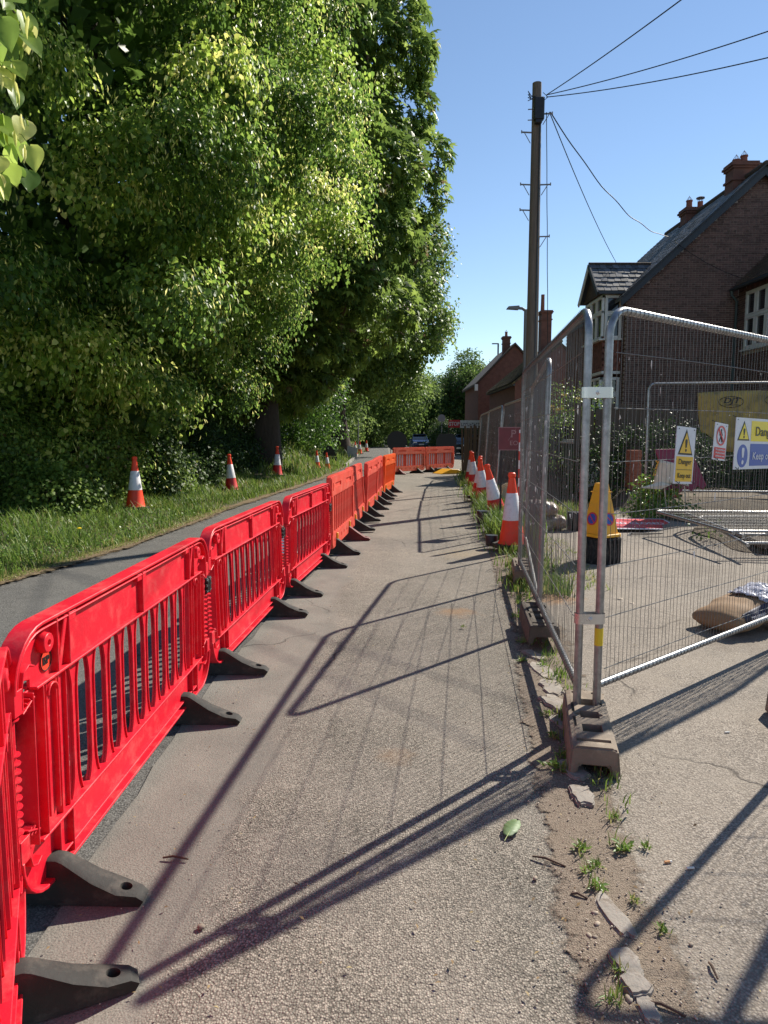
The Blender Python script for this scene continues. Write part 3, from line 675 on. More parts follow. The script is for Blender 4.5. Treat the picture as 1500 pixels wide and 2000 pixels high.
def warn_tri(t, cx, cz, w_, h_, fill):
    flat(t, 'triangle_border', [(cx - w_ / 2, cz), (cx + w_ / 2, cz), (cx, cz + h_)], m_black, -.0035)
    k = .80; flat(t, 'triangle', [(cx - w_ / 2 * k, cz + h_ * .07), (cx + w_ / 2 * k, cz + h_ * .07), (cx, cz + h_ * .07 + h_ * k)], fill, -.0048)
    flat(t, 'exclamation_mark', [(cx - w_ * .035, cz + h_ * .28), (cx + w_ * .035, cz + h_ * .28), (cx + w_ * .075, cz + h_ * .55), (cx + w_ * .05, cz + h_ * .61), (cx - w_ * .05, cz + h_ * .61), (cx - w_ * .075, cz + h_ * .55)], m_black, -.0062)
    flat(t, 'exclamation_dot', circle(cx, cz + h_ * .18, w_ * .05, 14), m_black, -.0062)
def on_panel(panel, u_, v_):      # photo pixel -> (u, z) on the panel's plane
    P = panel.matrix_basis.copy(); o = P.translation; n = P.to_3x3() @ Vector((0, 1, 0)); d = ray(u_, v_); c = Vector((0, 0, EYE))
    tt = (o - c).dot(n) / d.dot(n); q = P.inverted() @ (c + d * tt); return q.x, q.z
bpy.context.view_layer.update()
u0, z0 = on_panel(P2, 1311, 832); u1, _ = on_panel(P2, 1347, 832); _, z1 = on_panel(P2, 1303, 944)
w1, h1 = u1 - u0 + .005, z0 - z1
S = sign_base('danger_sign', 'tall white and yellow sign reading Danger Keep out with warning triangle', w1, h1, u0, z0, P2, rz=R(3))
warn_tri(S, w1 / 2, -h1 * .49, w1 * .78, h1 * .45, m_signy)
flat(S, 'yellow_field', [(.012, -h1 + .012), (w1 - .012, -h1 + .012), (w1 - .012, -h1 * .52), (.012, -h1 * .52)], m_signy, -.0035)
words(S, 'lettering', 'Danger', w1 / 2, -h1 * .655, h1 * .135, m_black, 'CENTER', .004, w1 * .72 / (h1 * .42)); words(S, 'lettering', 'Keep out', w1 / 2, -h1 * .895, h1 * .125, m_black, 'CENTER', .004, w1 * .78 / (h1 * .53))
flat(S, 'rule', [(.02, -h1 * .755), (w1 - .02, -h1 * .755), (w1 - .02, -h1 * .748), (.02, -h1 * .748)], m_black, -.0055)
u0, z0 = on_panel(P2, 1386, 824); u1, _ = on_panel(P2, 1411, 824); _, z1 = on_panel(P2, 1379, 897)
w1, h1 = u1 - u0, z0 - z1
S = sign_base('prohibition_sign', 'small white and red no admittance sign with crossed-out walking figure', w1, h1, u0, z0, P2, rz=R(5))
cx, cz, rr = w1 / 2, -h1 * .34, min(w1 * .46, h1 * .27)
ring(S, 'prohibition_ring', cx, cz, rr * .82, rr, m_signr, -.0045)
flat(S, 'walker_head', circle(cx, cz + rr * .55, rr * .12, 12), m_black, -.004)
for a, b_, w_ in (((0, .42), (0, 0), .26), ((0, 0), (-.3, -.62), .13), ((0, 0), (.25, -.62), .13), ((0, .38), (-.32, .02), .1), ((0, .38), (.32, .05), .1)):
    d = Vector((b_[0] - a[0], b_[1] - a[1])).normalized(); n_ = Vector((-d.y, d.x)) * w_ / 2
    flat(S, 'walker', [(cx + rr * (p[0] + s * n_.x), cz + rr * (p[1] + s * n_.y)) for p, s in ((a, 1), (a, -1), (b_, -1), (b_, 1))], m_black, -.004)
d = Vector((.7, -.7)); n_ = Vector((.7, .7)) * .09
flat(S, 'prohibition_bar', [(cx + rr * (p * d.x + s * n_.x), cz + rr * (p * d.y + s * n_.y)) for p, s in ((-.88, 1), (-.88, -1), (.88, -1), (.88, 1))], m_signr, -.0062)
flat(S, 'red_field', [(.01, -h1 + .01), (w1 - .01, -h1 + .01), (w1 - .01, -h1 * .66), (.01, -h1 * .66)], m_signr, -.0035)
for i, s in enumerate(('No admittance', 'Authorised', 'personnel only')): words(S, 'lettering', s, w1 / 2, -h1 * (.74 + .085 * i), h1 * .07, m_signw, 'CENTER', .01, w1 * .82 / (h1 * .07 * .52 * len(s)))
u0, z0 = on_panel(P2, 1427, 815); _, z1 = on_panel(P2, 1416, 917); h1 = z0 - z1; w1 = on_panel(P2, 1502, 860)[0] - u0 + .02
S = sign_base('danger_sign', 'large white sign with yellow Danger field and blue Keep out field', w1, h1, u0, z0, P2, rz=R(1))
warn_tri(S, w1 * .185, -h1 * .44, w1 * .28, h1 * .38, m_signy2)
flat(S, 'yellow_field', [(w1 * .36, -h1 * .45), (w1 - .02, -h1 * .45), (w1 - .02, -h1 * .05), (w1 * .36, -h1 * .05)], m_signy2, -.0035)
flat(S, 'blue_field', [(w1 * .36, -h1 + .02), (w1 - .02, -h1 + .02), (w1 - .02, -h1 * .5), (w1 * .36, -h1 * .5)], m_signb, -.0035)
flat(S, 'blue_disc', circle(w1 * .185, -h1 * .74, h1 * .225), m_signb, -.0035)
flat(S, 'exclamation_mark', [(w1 * .185 - .01, -h1 * .77), (w1 * .185 + .01, -h1 * .77), (w1 * .185 + .018, -h1 * .62), (w1 * .185 + .012, -h1 * .58), (w1 * .185 - .012, -h1 * .58), (w1 * .185 - .018, -h1 * .62)], m_signw, -.0055)
flat(S, 'exclamation_dot', circle(w1 * .185, -h1 * .86, .014, 12), m_signw, -.0055)
words(S, 'lettering', 'Danger', w1 * .45, -h1 * .34, h1 * .26, m_black, 'LEFT', .006, w1 * .52 / (h1 * .26 * 3.0)); words(S, 'lettering', 'Keep out', w1 * .41, -h1 * .81, h1 * .21, m_signw, 'LEFT', .006, w1 * .5 / (h1 * .21 * 3.75))
# ================================================================== THINGS IN THE YARD
m_banner = M('yellow_banner', (.32, .24, .07), .7, .35, 2.2, (.13, .11, .05), .85, .004, 9)
m_tyre = M('tyre_rubber', (.022, .022, .022), .85, .3, 9, (.12, .10, .08), .7, .003, 40)
m_maroonp = M('maroon_plastic', (.25, .02, .055), .5, .12, 3, (.2, .1, .1), .4)
m_ivory = M('ivory_plastic', (.68, .62, .5), .45, .08, 5, (.4, .34, .26), .4)
m_paper = M('brown_paper', (.27, .165, .085), .8, .15, 5, (.30, .19, .10), .5, .006, 14)
m_wrap = M('plastic_wrapped_paper', (.19, .12, .075), .4, .35, 5, (.52, .5, .47), .85, .012, 18, spec=.6)
m_navy = M('navy_print', (.02, .025, .06), .6, .2, 9)
m_film = M('torn_film', (.45, .46, .55), .3, .25, 7, bmp=.01, bscale=20)
m_cement = M('grey_cement', (.36, .34, .31), .95, .2, 9, bmp=.01, bscale=30)
m_steel_dk = M('dark_steel', (.03, .03, .032), .5, .3, 10, (.1, .06, .04), .4, metal=.4)
m_oldwood = M('old_wood', (.10, .075, .055), .85, .35, 3, (.05, .04, .03), .6, .004, 30, stretch=(6, 6, .6))
m_greenbin = M('dark_green_plastic', (.018, .045, .03), .5, .2, 4, (.06, .07, .05), .4)
m_whitewood = M('white_painted_wood', (.55, .54, .5), .75, .12, 6, (.25, .22, .18), .6)
m_brickred = M('loose_brick', (.30, .10, .06), .9, .25, 8, (.35, .25, .19), .5, .004, 60)

# yellow no-waiting cone on a tyre
TY = g(1182, 1112); TY.z = .0
t = thing('tyre', 'worn black tyre lying flat under the yellow no-waiting cone', 'tyre', (TY.x, TY.y + .22, .0))
prof = [(.12, .05), (.14, .03), (.26, .01), (.315, .04), (.33, .11), (.33, .20), (.315, .27), (.26, .30), (.14, .28), (.12, .26)]
b = MB(); b.lathe(prof, 36); b.f = b.f[:]; b.build('carcass', m_tyre, t, smooth=40)
b = MB()
for i in range(22):
    for s in (0, 1):
        a = 2 * math.pi * (i + .5 * s) / 22; z0_, z1_ = (.03, .165) if s == 0 else (.145, .28)
        a2 = a + (.16 if s == 0 else -.16); q0 = Vector((.335 * math.cos(a), .335 * math.sin(a), z0_)); q1 = Vector((.335 * math.cos(a2), .335 * math.sin(a2), z1_)); b.bar(q0, q1, .035, .03)
tag(b.build('tread_blocks', m_tyre, t, bevel=.004), kind='stuff')
t.scale = (.66, .66, 1.18)
t = thing('no_waiting_cone', 'yellow four-sided no-waiting cone with blue and red discs, standing on the tyre', 'cone', (TY.x - .01, TY.y + .20, .352), R(28))
b = MB(); hb, ht, H = .155, .058, .60
def frus(s0, s1, z0_, z1_, ch=.3):
    vs = []
    for s_, z in ((s0, z0_), (s1, z1_)):
        c = s_ * (1 - ch); vs += [(s_, c, z), (c, s_, z), (-c, s_, z), (-s_, c, z), (-s_, -c, z), (-c, -s_, z), (c, -s_, z), (s_, -c, z)]
    return vs, [tuple(range(7, -1, -1)), tuple(range(8, 16))] + [(i, (i + 1) % 8, 8 + (i + 1) % 8, 8 + i) for i in range(8)]
b.add(*frus(hb, ht, .03, H, .2)); b.build('body', m_yel, t, bevel=.006, seg=2, smooth=40)
b = MB(); b.add(*frus(.185, .18, 0, .035, .25)); b.build('base', m_yel, t, bevel=.006)
b = MB(); b.box((0, 0, .50), (.165, .165, .01)); b.build('band', m_yel, t)
slope = math.atan2(hb - ht, H - .03)
for k in range(4):
    P = Matrix.Rotation(R(90 * k), 4, 'Z') @ Matrix.Translation((0, -(hb - (hb - ht) * .30) - .002, .03 + (H - .03) * .30)) @ Matrix.Rotation(-slope, 4, 'X')
    d = MB(); d.prism(circle(0, 0, .072), -.002, .001); o = d.build('disc', m_signb, t); o.matrix_basis = P
    rg_ = ring(o, 'red_ring', 0, 0, .058, .074, m_signr, -.004)
    d = MB(); d.prism([(-.05, .042), (-.042, .05), (.05, -.042), (.042, -.05)], -.0045, -.003); d.build('red_bar', m_signr, o)

# red road sign plate lying on the ground
c = Vector((3.9, 10.75, 0)); t = thing('road_sign_plate', 'red road closed sign plate lying flat on the yard behind the yellow cone', 'sign', (c.x - .1, c.y - .25, .09), R(2))
t.rotation_euler = (R(7), R(1), R(2)); t.scale = (1.12, 1.3, 1); t.location.z = .13
def rrect(w_, h_, r_): return [(x, z) for (cx_, cz_, a) in ((w_ / 2 - r_, h_ / 2 - r_, 0), (-w_ / 2 + r_, h_ / 2 - r_, 90), (-w_ / 2 + r_, -h_ / 2 + r_, 180), (w_ / 2 - r_, -h_ / 2 + r_, 270)) for x, z in arc(cx_, cz_, r_, a, a + 90, 4)]
up = lambda a, y, z: (a, z, y)
b = MB(); b.prism(rrect(1.12, .5, .07), 0, .012, fn=up); b.build('plate', m_signw, t)
b = MB(); b.prism(rrect(1.06, .44, .05), .0125, .0145, fn=up); b.build('red_field', m_signr, t)
o = obj('lettering', text_mesh('ROAD CLOSED', .13, .0005, 'CENTER', .002), m_signw, t, (0, -.04, .016))
b = MB(); b.box((-.3, 0, -.04), (.05, .46, .075)); b.box((.3, 0, -.04), (.05, .46, .075)); b.build('mount_rail', m_steel_dk, t)
# folded steel sign frame
c = g(1285, 1052); t = thing('steel_sign_frame', 'folded black steel sign frame lying in front of the red plate', 'frame', (c.x, c.y, .02), R(-3))
b = MB()
for a, e in (((-.45, -.08, .02), (.42, -.12, .02)), ((-.36, .06, .03), (.34, .09, .04)), ((-.45, -.08, .02), (-.36, .06, .05)), ((.42, -.12, .02), (.16, .26, .05)), ((-.52, .0, .01), (-.36, -.14, .01)), ((.34, .09, .03), (.52, -.06, .01))): b.bar(a, e, .028, .028)
b.build('bars', m_steel_dk, t)

# stack of fence panels lying on the bank
for i, (a, rz, l) in enumerate([((4.05, 7.95, .36), 4, 'topmost of the mesh panels lying stacked on the bank'), ((4.25, 8.1, .30), -4, 'middle mesh panel of the stack lying on the bank'), ((4.15, 7.8, .24), -9, 'lowest mesh panel of the stack lying on the bank')]):
    t = make_panel(l, 50 + i, group='mesh panels lying in a stack'); t.location = a; t.rotation_euler = (R(-89 + .8 * i), R(1 - i), R(rz)); t.location.z += .0
for i, (x, y, l) in enumerate([(4.75, 8.9, 'sawn timber under the left end of the stacked panels'), (5.9, 8.6, 'sawn timber under the right end of the stacked panels')]):
    b = MB(); b.box((0, 0, .04), (.14, 1.3, .08)); o = b.build('timber_bearer', m_oldwood, bevel=.008); o.location = (x, y, .12); o.rotation_euler = (0, 0, R(-10)); tag(o, l, 'timber', 'timbers under the stacked panels')

# yellow builder's banner on the rear panel
BP = [o for o in COL.objects if o.get('label', '').startswith('mesh fence panel standing behind the yellow')][0]
bpy.context.view_layer.update()
u0, z0 = on_panel(BP, 1360, 768); u1, z1 = on_panel(BP, 1374, 872)
t = thing('banner', 'dirty yellow builder banner with black oval DJT logos tied to the rear fence', 'banner'); t.matrix_world = BP.matrix_world @ Matrix.Translation((u0, -.05, z0))
W_, Hb = 2.05, z0 - z1 + .12
nx, nz = 40, 14
def ban(x, z): return -.02 * math.sin(3.1 * x + 2 * z) - .012 * math.sin(9 * x + z * 4) - .01 * math.cos(7 * z)
def shape(i, j): x = W_ * i / nx; f = j / nz; zz = -Hb * f * (1 - .35 * smooth(.5, 0, x) * f) + .03 * math.sin(2 * x); xx = x + .10 * f * (1 - x / W_); return (xx, ban(x, zz), zz)
V = [shape(i, j) for j in range(nz + 1) for i in range(nx + 1)]
F = [(j * (nx + 1) + i, j * (nx + 1) + i + 1, (j + 1) * (nx + 1) + i + 1, (j + 1) * (nx + 1) + i) for j in range(nz) for i in range(nx)]
sh = obj('sheet', nmesh('sheet', V, F, smooth=True), m_banner, t); md = sh.modifiers.new('s', 'SOLIDIFY'); md.thickness = .003
def oval(cx, cz):
    P_ = [Vector((cx + .20 * math.cos(a), 0, cz + .092 * math.sin(a))) for a in np.linspace(0, 2 * math.pi, 36, endpoint=False)]
    b = MB(); b.tube([(p.x, ban(p.x, p.z) - .012, p.z) for p in P_], .005, 4, closed=True); b.build('oval', m_black, t)
    obj('lettering', text_mesh('DJT', .13, .001, 'CENTER', .003, .25), m_black, t, (cx, ban(cx, cz) - .02, cz - .02), (R(90), 0, 0)).scale = (1.25, 1, .9)
    obj('lettering', text_mesh('CONSTRUCTION', .034, .001, 'CENTER'), m_black, t, (cx, ban(cx, cz) - .018, cz - .062), (R(90), 0, 0))
oval(.55, -.16); oval(1.3, -.13)

# maroon plastic board, ivory broken shell, cords
c = at(1325, 930, 11.5); t = thing('plastic_board', 'torn maroon plastic board standing on the bank behind the tall danger sign', 'board', (c.x, c.y, 0))
b = MB(); b.prism([(-.30, 1.20), (.20, 1.22), (.30, .95), (.42, .60), (.38, .52), (.30, .58), (.22, .50), (.12, .56), (.05, .46), (-.05, .54), (-.16, .40), (-.22, .62), (-.20, .86)], -.02, .02); b.build('sheet', m_maroonp, t, bevel=.006); t.rotation_euler = (R(-10), 0, R(-6)); t.location.z = .06; t.scale = (1.15, 1, 1)
b = MB(); b.box((0, -.03, .98), (.34, .03, .03)); b.box((.05, -.03, .75), (.4, .03, .03)); b.build('rib', m_maroonp, t)
c = at(1308, 930, 11.2); t = thing('plastic_shell', 'broken ivory plastic shell hanging below the tall danger sign', 'shell', (c.x, c.y, .72))
V = []; F = []; n1, n2 = 14, 8
for i in range(n1 + 1):
    for j in range(n2 + 1):
        a = -1.25 + 2.5 * i / n1; f = j / n2
        V.append((.30 * math.sin(a) * (1 - .25 * f), -.15 * math.cos(a) - .06 * f, .36 * f - .10 * math.sin(a + .4) * f - .05 * abs(a)))
F = [(i * (n2 + 1) + j, i * (n2 + 1) + j + 1, (i + 1) * (n2 + 1) + j + 1, (i + 1) * (n2 + 1) + j) for i in range(n1) for j in range(n2)]
o = obj('shell', nmesh('shell', V, F, smooth=True), m_ivory, t); o.modifiers.new('s', 'SOLIDIFY').thickness = .012
b = MB(); b.add([(-.52, -.12, -.08), (-.2, -.16, -.1), (-.05, -.2, -.02), (-.2, -.12, .02)], [(0, 1, 2, 3)]); o = b.build('broken_lip', m_ivory, t); o.modifiers.new('s', 'SOLIDIFY').thickness = .012
b = MB()
for x0 in (-.12, .2): b.tube([(x0, -.1, -.05), (x0 + .05, -.05, -.3), (x0 + .12, .0, -.52)], .008, 5)
b.build('leg', m_ivory, t, smooth=40)

# burst bag of cement by the sign panel
def bag(label, name, L, W_, H, mat, seed, dents=.03, cat='bag', grid=False):
    r = random.Random(seed); t = thing(name, label, cat); nx, ny = 26, 18; V = []; F = []
    ph = [r.uniform(0, 6) for _ in range(6)]
    for i in range(nx + 1):
        x = -1 + 2 * i / nx
        for k in range(ny):
            a = 2 * math.pi * k / ny; ca, sa = math.cos(a), math.sin(a); q = (abs(ca) ** 3 + abs(sa) ** 3) ** (-1 / 3)
            e = (1 - abs(x) ** 5) ** .5 if abs(x) < 1 else 0
            hh = H / 2 * (.25 + .75 * e) * (1 + .08 * math.sin(3 * x + ph[0])); ww = W_ / 2 * (.86 + .14 * e)
            d = 1 + dents * (math.sin(7 * x + 3 * a + ph[1]) + .7 * math.sin(15 * x - 2 * a + ph[2]) + .5 * math.sin(5 * a + 9 * x + ph[3]))
            V.append((x * L / 2 * (1 + .02 * math.sin(3 * a + ph[4])), ca * q * ww * d, max(0.004, H / 2 + sa * q * hh * d)))
    for i in range(nx):
        for k in range(ny): F.append((i * ny + k, i * ny + (k + 1) % ny, (i + 1) * ny + (k + 1) % ny, (i + 1) * ny + k))
    bm = nmesh(name, V, F, smooth=True)
    bb = bmesh.new(); bb.from_mesh(bm); bmesh.ops.holes_fill(bb, edges=bb.edges); bmesh.ops.recalc_face_normals(bb, faces=bb.faces); bb.to_mesh(bm); bb.free()
    obj('sack', bm, mat, t); t_grid = np.array(V).reshape(nx + 1, ny, 3); return (t, t_grid) if grid else t
c = g(1440, 1228); t, GR = bag('burst brown paper cement bag with navy band, lying behind the sign panel', 'cement_bag', .84, .42, .21, m_paper, 4, .038, grid=True)
t.location = (c.x + .13, c.y + .06, .0); t.rotation_euler = (R(-4), R(-9), R(28)); t.location.z = .05
def wrap(name, i0, i1, k0, k1, off, mat, crumple=0.0):
    """a printed or torn patch lying on the skin of the sack"""
    r = random.Random(i0); sub_ = GR[i0:i1 + 1, k0:k1 + 1]; c_ = np.array([0, 0, .1]); nx_, ny_ = sub_.shape[:2]; V = []
    f = 3
    for i in range((nx_ - 1) * f + 1):
        for j in range((ny_ - 1) * f + 1):
            a0, b0 = min(i // f, nx_ - 2), min(j // f, ny_ - 2); fa, fb = i / f - a0, j / f - b0
            p = sub_[a0, b0] * (1 - fa) * (1 - fb) + sub_[a0 + 1, b0] * fa * (1 - fb) + sub_[a0, b0 + 1] * (1 - fa) * fb + sub_[a0 + 1, b0 + 1] * fa * fb
            d = p - np.array([p[0], 0, .1]); d = d / np.linalg.norm(d); V.append(p + d * (off + crumple * r.random()))
    w_ = (ny_ - 1) * f + 1; F = [(i * w_ + j, i * w_ + j + 1, (i + 1) * w_ + j + 1, (i + 1) * w_ + j) for i in range((nx_ - 1) * f) for j in range(w_ - 1)]
    o = obj(name, nmesh(name, V, F, smooth=not crumple), mat, t); o.modifiers.new('s', 'SOLIDIFY').thickness = .002; return o
wrap('navy_band', 3, 22, 7, 9, .003, m_navy)
wrap('torn_film', 11, 21, 3, 7, .006, m_film, .035)
b = MB(); r_ = random.Random(2)
for i in range(9):
    p = GR[5 + i // 2, 8] * .5 + GR[5 + i // 2, 9] * .5 if i % 2 == 0 else (GR[5 + i // 2, 8] + GR[6 + i // 2, 9]) * .5
    b.box((p[0], p[1] - .009, p[2]), (.007, .004, .03)); b.box((p[0] + .009, p[1] - .009, p[2] + r_.uniform(-.01, .01)), (.011, .004, .006))
b.build('faded_print', m_signw, t)
flat_ = flat_stone('concrete_lump', c.x + .30, c.y - .07, .22, .14, .4, .07, None, m_cement, 77); tag(flat_, 'pale concrete lump beside the cement bag', 'lump')
# wrapped bags on the grass behind the cone
c = g(1068, 1040, .05)
t = bag('plastic-wrapped brown bag lying on top of another behind the mesh fence', 'wrapped_bag', .56, .36, .22, m_wrap, 8, .06); t.location = (c.x - .05, c.y + .35, .27); t.rotation_euler = (0, R(6), R(-18))
t = bag('plastic-wrapped brown bag underneath, on the grass behind the mesh fence', 'wrapped_bag', .62, .40, .24, m_wrap, 9, .06); t.location = (c.x + .05, c.y + .3, .05); t.rotation_euler = (0, R(-2), R(-12))
for q, (dx, dz, sd) in enumerate([(-.02, .44, 1), (.18, .22, 2)]):
    pass
b = MB(); b.lathe([(.10, 0), (.115, .02), (.12, .26), (.11, .28), (.1, .28)], 16); o = b.build('black_bucket', m_blackp, smooth=40); o.location = (c.x + .48, c.y + .25, .05); tag(o, 'small dark bucket at the right end of the wrapped bags', 'bucket')
o = flat_stone('white_stone', c.x - .18, c.y - .15, .22, .15, .3, .12, None, m_cement, 5, .05); tag(o, 'pale rounded stone below the wrapped bags', 'stone')
# plastic tub and reel near the cones
b = MB(); b.lathe([(.07, 0), (.08, .01), (.085, .13), (.08, .14), (.07, .14)], 14); o = b.build('plant_pot', m_blackp, smooth=40); o.location = (1.42, 9.02, .04); tag(o, 'small black plant pot at the left foot of the tallest cone', 'pot')
b = MB(); b.lathe([(.09, 0), (.10, .01), (.11, .20), (.105, .21), (.09, .21)], 14); o = b.build('plant_pot', m_blackp, smooth=40); o.location = (1.62, 11.2, .05); tag(o, 'black plant pot in the grass left of the leaning cone', 'pot')
t = thing('cable_reel', 'pale cable reel standing behind the leaning cone', 'reel', (2.42, 13.1, .30), R(20))
b = MB()
for y in (-.09, .09): b.prism(circle(0, 0, .28, 24), y - .01, y + .01)
b.build('flange', M('reel_wood', (.55, .45, .28), .7, .2, 6), t); b = MB(); b.prism(circle(0, 0, .14, 18), -.09, .09); b.build('drum', m_ivory, t)
b = MB(); b.prism(circle(0, 0, .06, 14), -.103, .103); b.build('hub', m_black, t)
m_pink = M('dimmed_pink', (.34, .2, .2), .6)
# red plate with white letters, colours dimmed to look veiled by the mesh
c = at(1008, 858, 10.3); t = thing('red_sign_plate', 'red sign plate with white letters, dimmed in colour as if veiled, behind the mesh fence', 'sign', (c.x, c.y + .55, 0), R(-8))
b = MB(); b.box((0, 0, 1.43), (.34, .012, .36)); b.build('plate', M('dimmed_maroon', (.15, .035, .042), .6), t)
b = MB()
for dz in (-1, 1): b.box((0, -.007, 1.43 + dz * .175), (.34, .004, .008))
for dx in (-1, 1): b.box((dx * .166, -.007, 1.43), (.008, .004, .34))
b.build('border', m_pink, t)
obj('lettering', text_mesh('P', .17, .0005, 'CENTER'), m_pink, t, (.06, -.009, 1.45), (R(90), 0, 0)); obj('lettering', text_mesh('EO', .1, .0005, 'CENTER'), m_pink, t, (.07, -.009, 1.33), (R(90), 0, 0))
b = MB(); b.bar((-.02, -.009, 1.40), (.1, -.009, 1.59), .008, .004); b.build('stroke', m_pink, t)
b = MB()
for x in (-.12, .12): b.box((x, .02, .75), (.03, .03, 1.5))
b.build('leg', m_steel_dk, t)
# yellow ramp at the far end
t = thing('kerb_ramp', 'yellow plastic kerb ramp lying at the far end of the footway', 'ramp', (2.5, 26.6, 0), R(25))
b = MB(); b.prism([(-.55, 0), (.55, 0), (.5, .05), (.2, .16), (-.1, .18), (-.5, .03)], -.35, .35); b.build('ramp', m_yel, t, bevel=.01)
b = MB(); b.box((-.1, .45, .1), (.5, .2, .2)); b.build('end_block', m_blackp, t, bevel=.02)

# ---- clutter and fences in the shaded garden behind
gp = thing('plank_fence', 'dark weathered timber plank fence in the garden behind the mesh panels, with a back row added for shade', 'fence', (0, 0, 0))
for i in range(58):  # back row of planks added so that it shades the yard shrubs
    h = random.uniform(1.9, 2.1); b = MB(); b.box((0, 0, h / 2), (.14, .02, h)); o = b.build('plank', m_oldwood, gp); o.location = (4.3 + i * .143, 15.4 + .01 * random.random(), .08); o.rotation_euler = (R(random.uniform(-1, 1)), R(random.uniform(-1, 1)), 0)
p0, p1 = Vector((2.9, 25.5, .05)), Vector((5.6, 17.2, .08)); nP = 56
for i in range(nP):
    f = i / nP; p = p0.lerp(p1, f); h = random.uniform(1.62, 1.78); b = MB(); b.box((0, 0, h / 2), (.135, .02, h)); o = b.build('plank', m_oldwood, gp)
    o.location = p; d = p1 - p0; o.rotation_euler = (R(random.uniform(-1.5, 1.5)), R(random.uniform(-1.5, 1.5)), math.atan2(d.y, d.x))
for z in (.4, 1.3): b = MB(); b.bar(p0 + Vector((.05, .03, z)), p1 + Vector((.05, .03, z)), .04, .08); b.build('rail', m_oldwood, gp)
t = thing('garden_bin', 'dark green garden bin with a pale lid edge, behind the mesh fence', 'bin', (4.62, 16.2, .1), R(10))
b = MB(); b.add(*frus(.28, .34, 0, 1.18, .12)); b.build('body', m_greenbin, t, bevel=.015, smooth=40)
b = MB(); b.box((0, 0, 1.21), (.76, .76, .05)); b.box((0, 0, 1.25), (.66, .66, .05)); b.build('lid', M('pale_lid', (.42, .44, .42), .5), t, bevel=.01)
t = thing('picket_screen', 'short white painted pickets standing below the green bin', 'pickets', (4.35, 15.3, .08), R(-6))
for i in range(6): b = MB(); h = .82 + .04 * (i % 2); b.prism([(-.035, 0), (.035, 0), (.035, h - .05), (0, h), (-.035, h - .05)], -.01, .01); o = b.build('picket', m_whitewood, t); o.location = (i * .085, 0, 0)
b = MB(); b.box((.21, .02, .3), (.52, .02, .06)); b.box((.21, .02, .6), (.52, .02, .06)); b.build('rail', m_whitewood, t)
r_ = random.Random(11)
for i, (x, y, h, tl) in enumerate([(4.5, 14.3, 1.35, 8), (4.75, 14.4, 1.2, -10), (5.0, 14.2, 1.55, 14), (5.25, 14.3, 1.3, -6), (5.7, 14.1, 1.4, 20)]):
    b = MB(); b.box((0, 0, h / 2), (.16 + .1 * (i % 2), .03, h)); o = b.build('old_board', m_oldwood, bevel=.004); o.location = (x, y, .12); o.rotation_euler = (R(-8), R(tl), R(r_.uniform(-20, 20)))
    tag(o, ['grey old board leaning left of the others beyond the yellow cone', 'second old board beyond the yellow cone, leaning to the left', 'tallest old board leaning to the right beyond the yellow cone', 'old board half hidden behind the tallest leaning one', 'rightmost old board, leaning steeply beyond the yellow cone'][i], 'board', 'old boards leaning in the shade')
bk = MB(); bk.box((0, 0, .0325), (.215, .1025, .065)); mebk = bk.mesh('brick', bevel=.004); mebk.materials.append(m_brickred)
t = thing('brick_pile', 'stack of loose red bricks in the shade beyond the yellow cone', 'bricks', (4.9, 13.6, .32), R(5))
for k in range(13):
    for j in range(2): obj('brick', mebk, None, t, (r_.uniform(-.01, .01) + (.11 if k % 2 else 0) * 0, -.06 + j * .11, k * .067), (0, 0, R(r_.uniform(-6, 6))))
t = thing('broken_wall', 'low broken brick wall end at the foot of the rear fence post', 'wall', (4.55, 12.05, .32), R(4))
for k in range(6):
    for j in range(3 - (k > 3)): obj('brick', mebk, None, t, (j * .225 + (.11 if k % 2 else 0), r_.uniform(-.01, .01), k * .072), (0, 0, R(r_.uniform(-4, 4))))
# yellow rope knotted on the rear post
m_rope = M('yellow_rope', (.75, .5, .1), .7)
b = MB(); b.tube([(.0, 0, .0), (.05, -.03, .06), (-.02, -.05, .12), (.06, -.04, .2), (.02, -.02, .26), (.09, -.02, .31), (.05, 0, .2), (-.04, -.03, -.06), (.0, -.03, -.14)], .014, 6); o = b.build('yellow_rope', m_rope, smooth=60); o.location = at(1277, 930, 11.9); tag(o, 'frayed yellow rope knotted at the rear fence post', 'rope')
# ================================================================== HOUSES
m_mortar = M('mortar', (.50, .43, .38), .95, .2, 3)
m_brick = M('brick', (.145, .082, .066), .9, .32, 9, (.24, .15, .11), .35, .003, 50, tint=True)
m_brick_far = M('brick_far', (.16, .07, .05), .9, .3, 3, (.2, .11, .08), .4)
m_slate = M('slate', (.075, .075, .082), .55, .25, 8, (.16, .165, .15), .6, .004, 30, tint=True, rand=.5)
m_tile = M('clay_tile', (.12, .075, .055), .85, .3, 6, (.2, .17, .09), .7, .006, 30, tint=True)
m_moss = M('mossy_tile', (.12, .085, .05), .95, .35, 2.5, (.26, .22, .07), .95, .02, 22, tint=True)
m_board = M('dark_bargeboard', (.045, .052, .06), .55, .15, 4)
m_white = M('white_window_paint', (.78, .76, .71), .45, .06, 5, (.45, .42, .36), .3)
m_pot = M('terracotta', (.24, .085, .055), .85, .2, 6, (.15, .07, .05), .4)
m_lead = M('lead_flashing', (.19, .2, .215), .5, .2, 6)
m_pipe = M('green_grey_pipe', (.09, .125, .125), .45, .12, 5)
m_scallop = M('hung_tile', (.20, .08, .055), .85, .25, 8, tint=True)
m_render = M('white_render', (.7, .69, .66), .8, .08, 2)
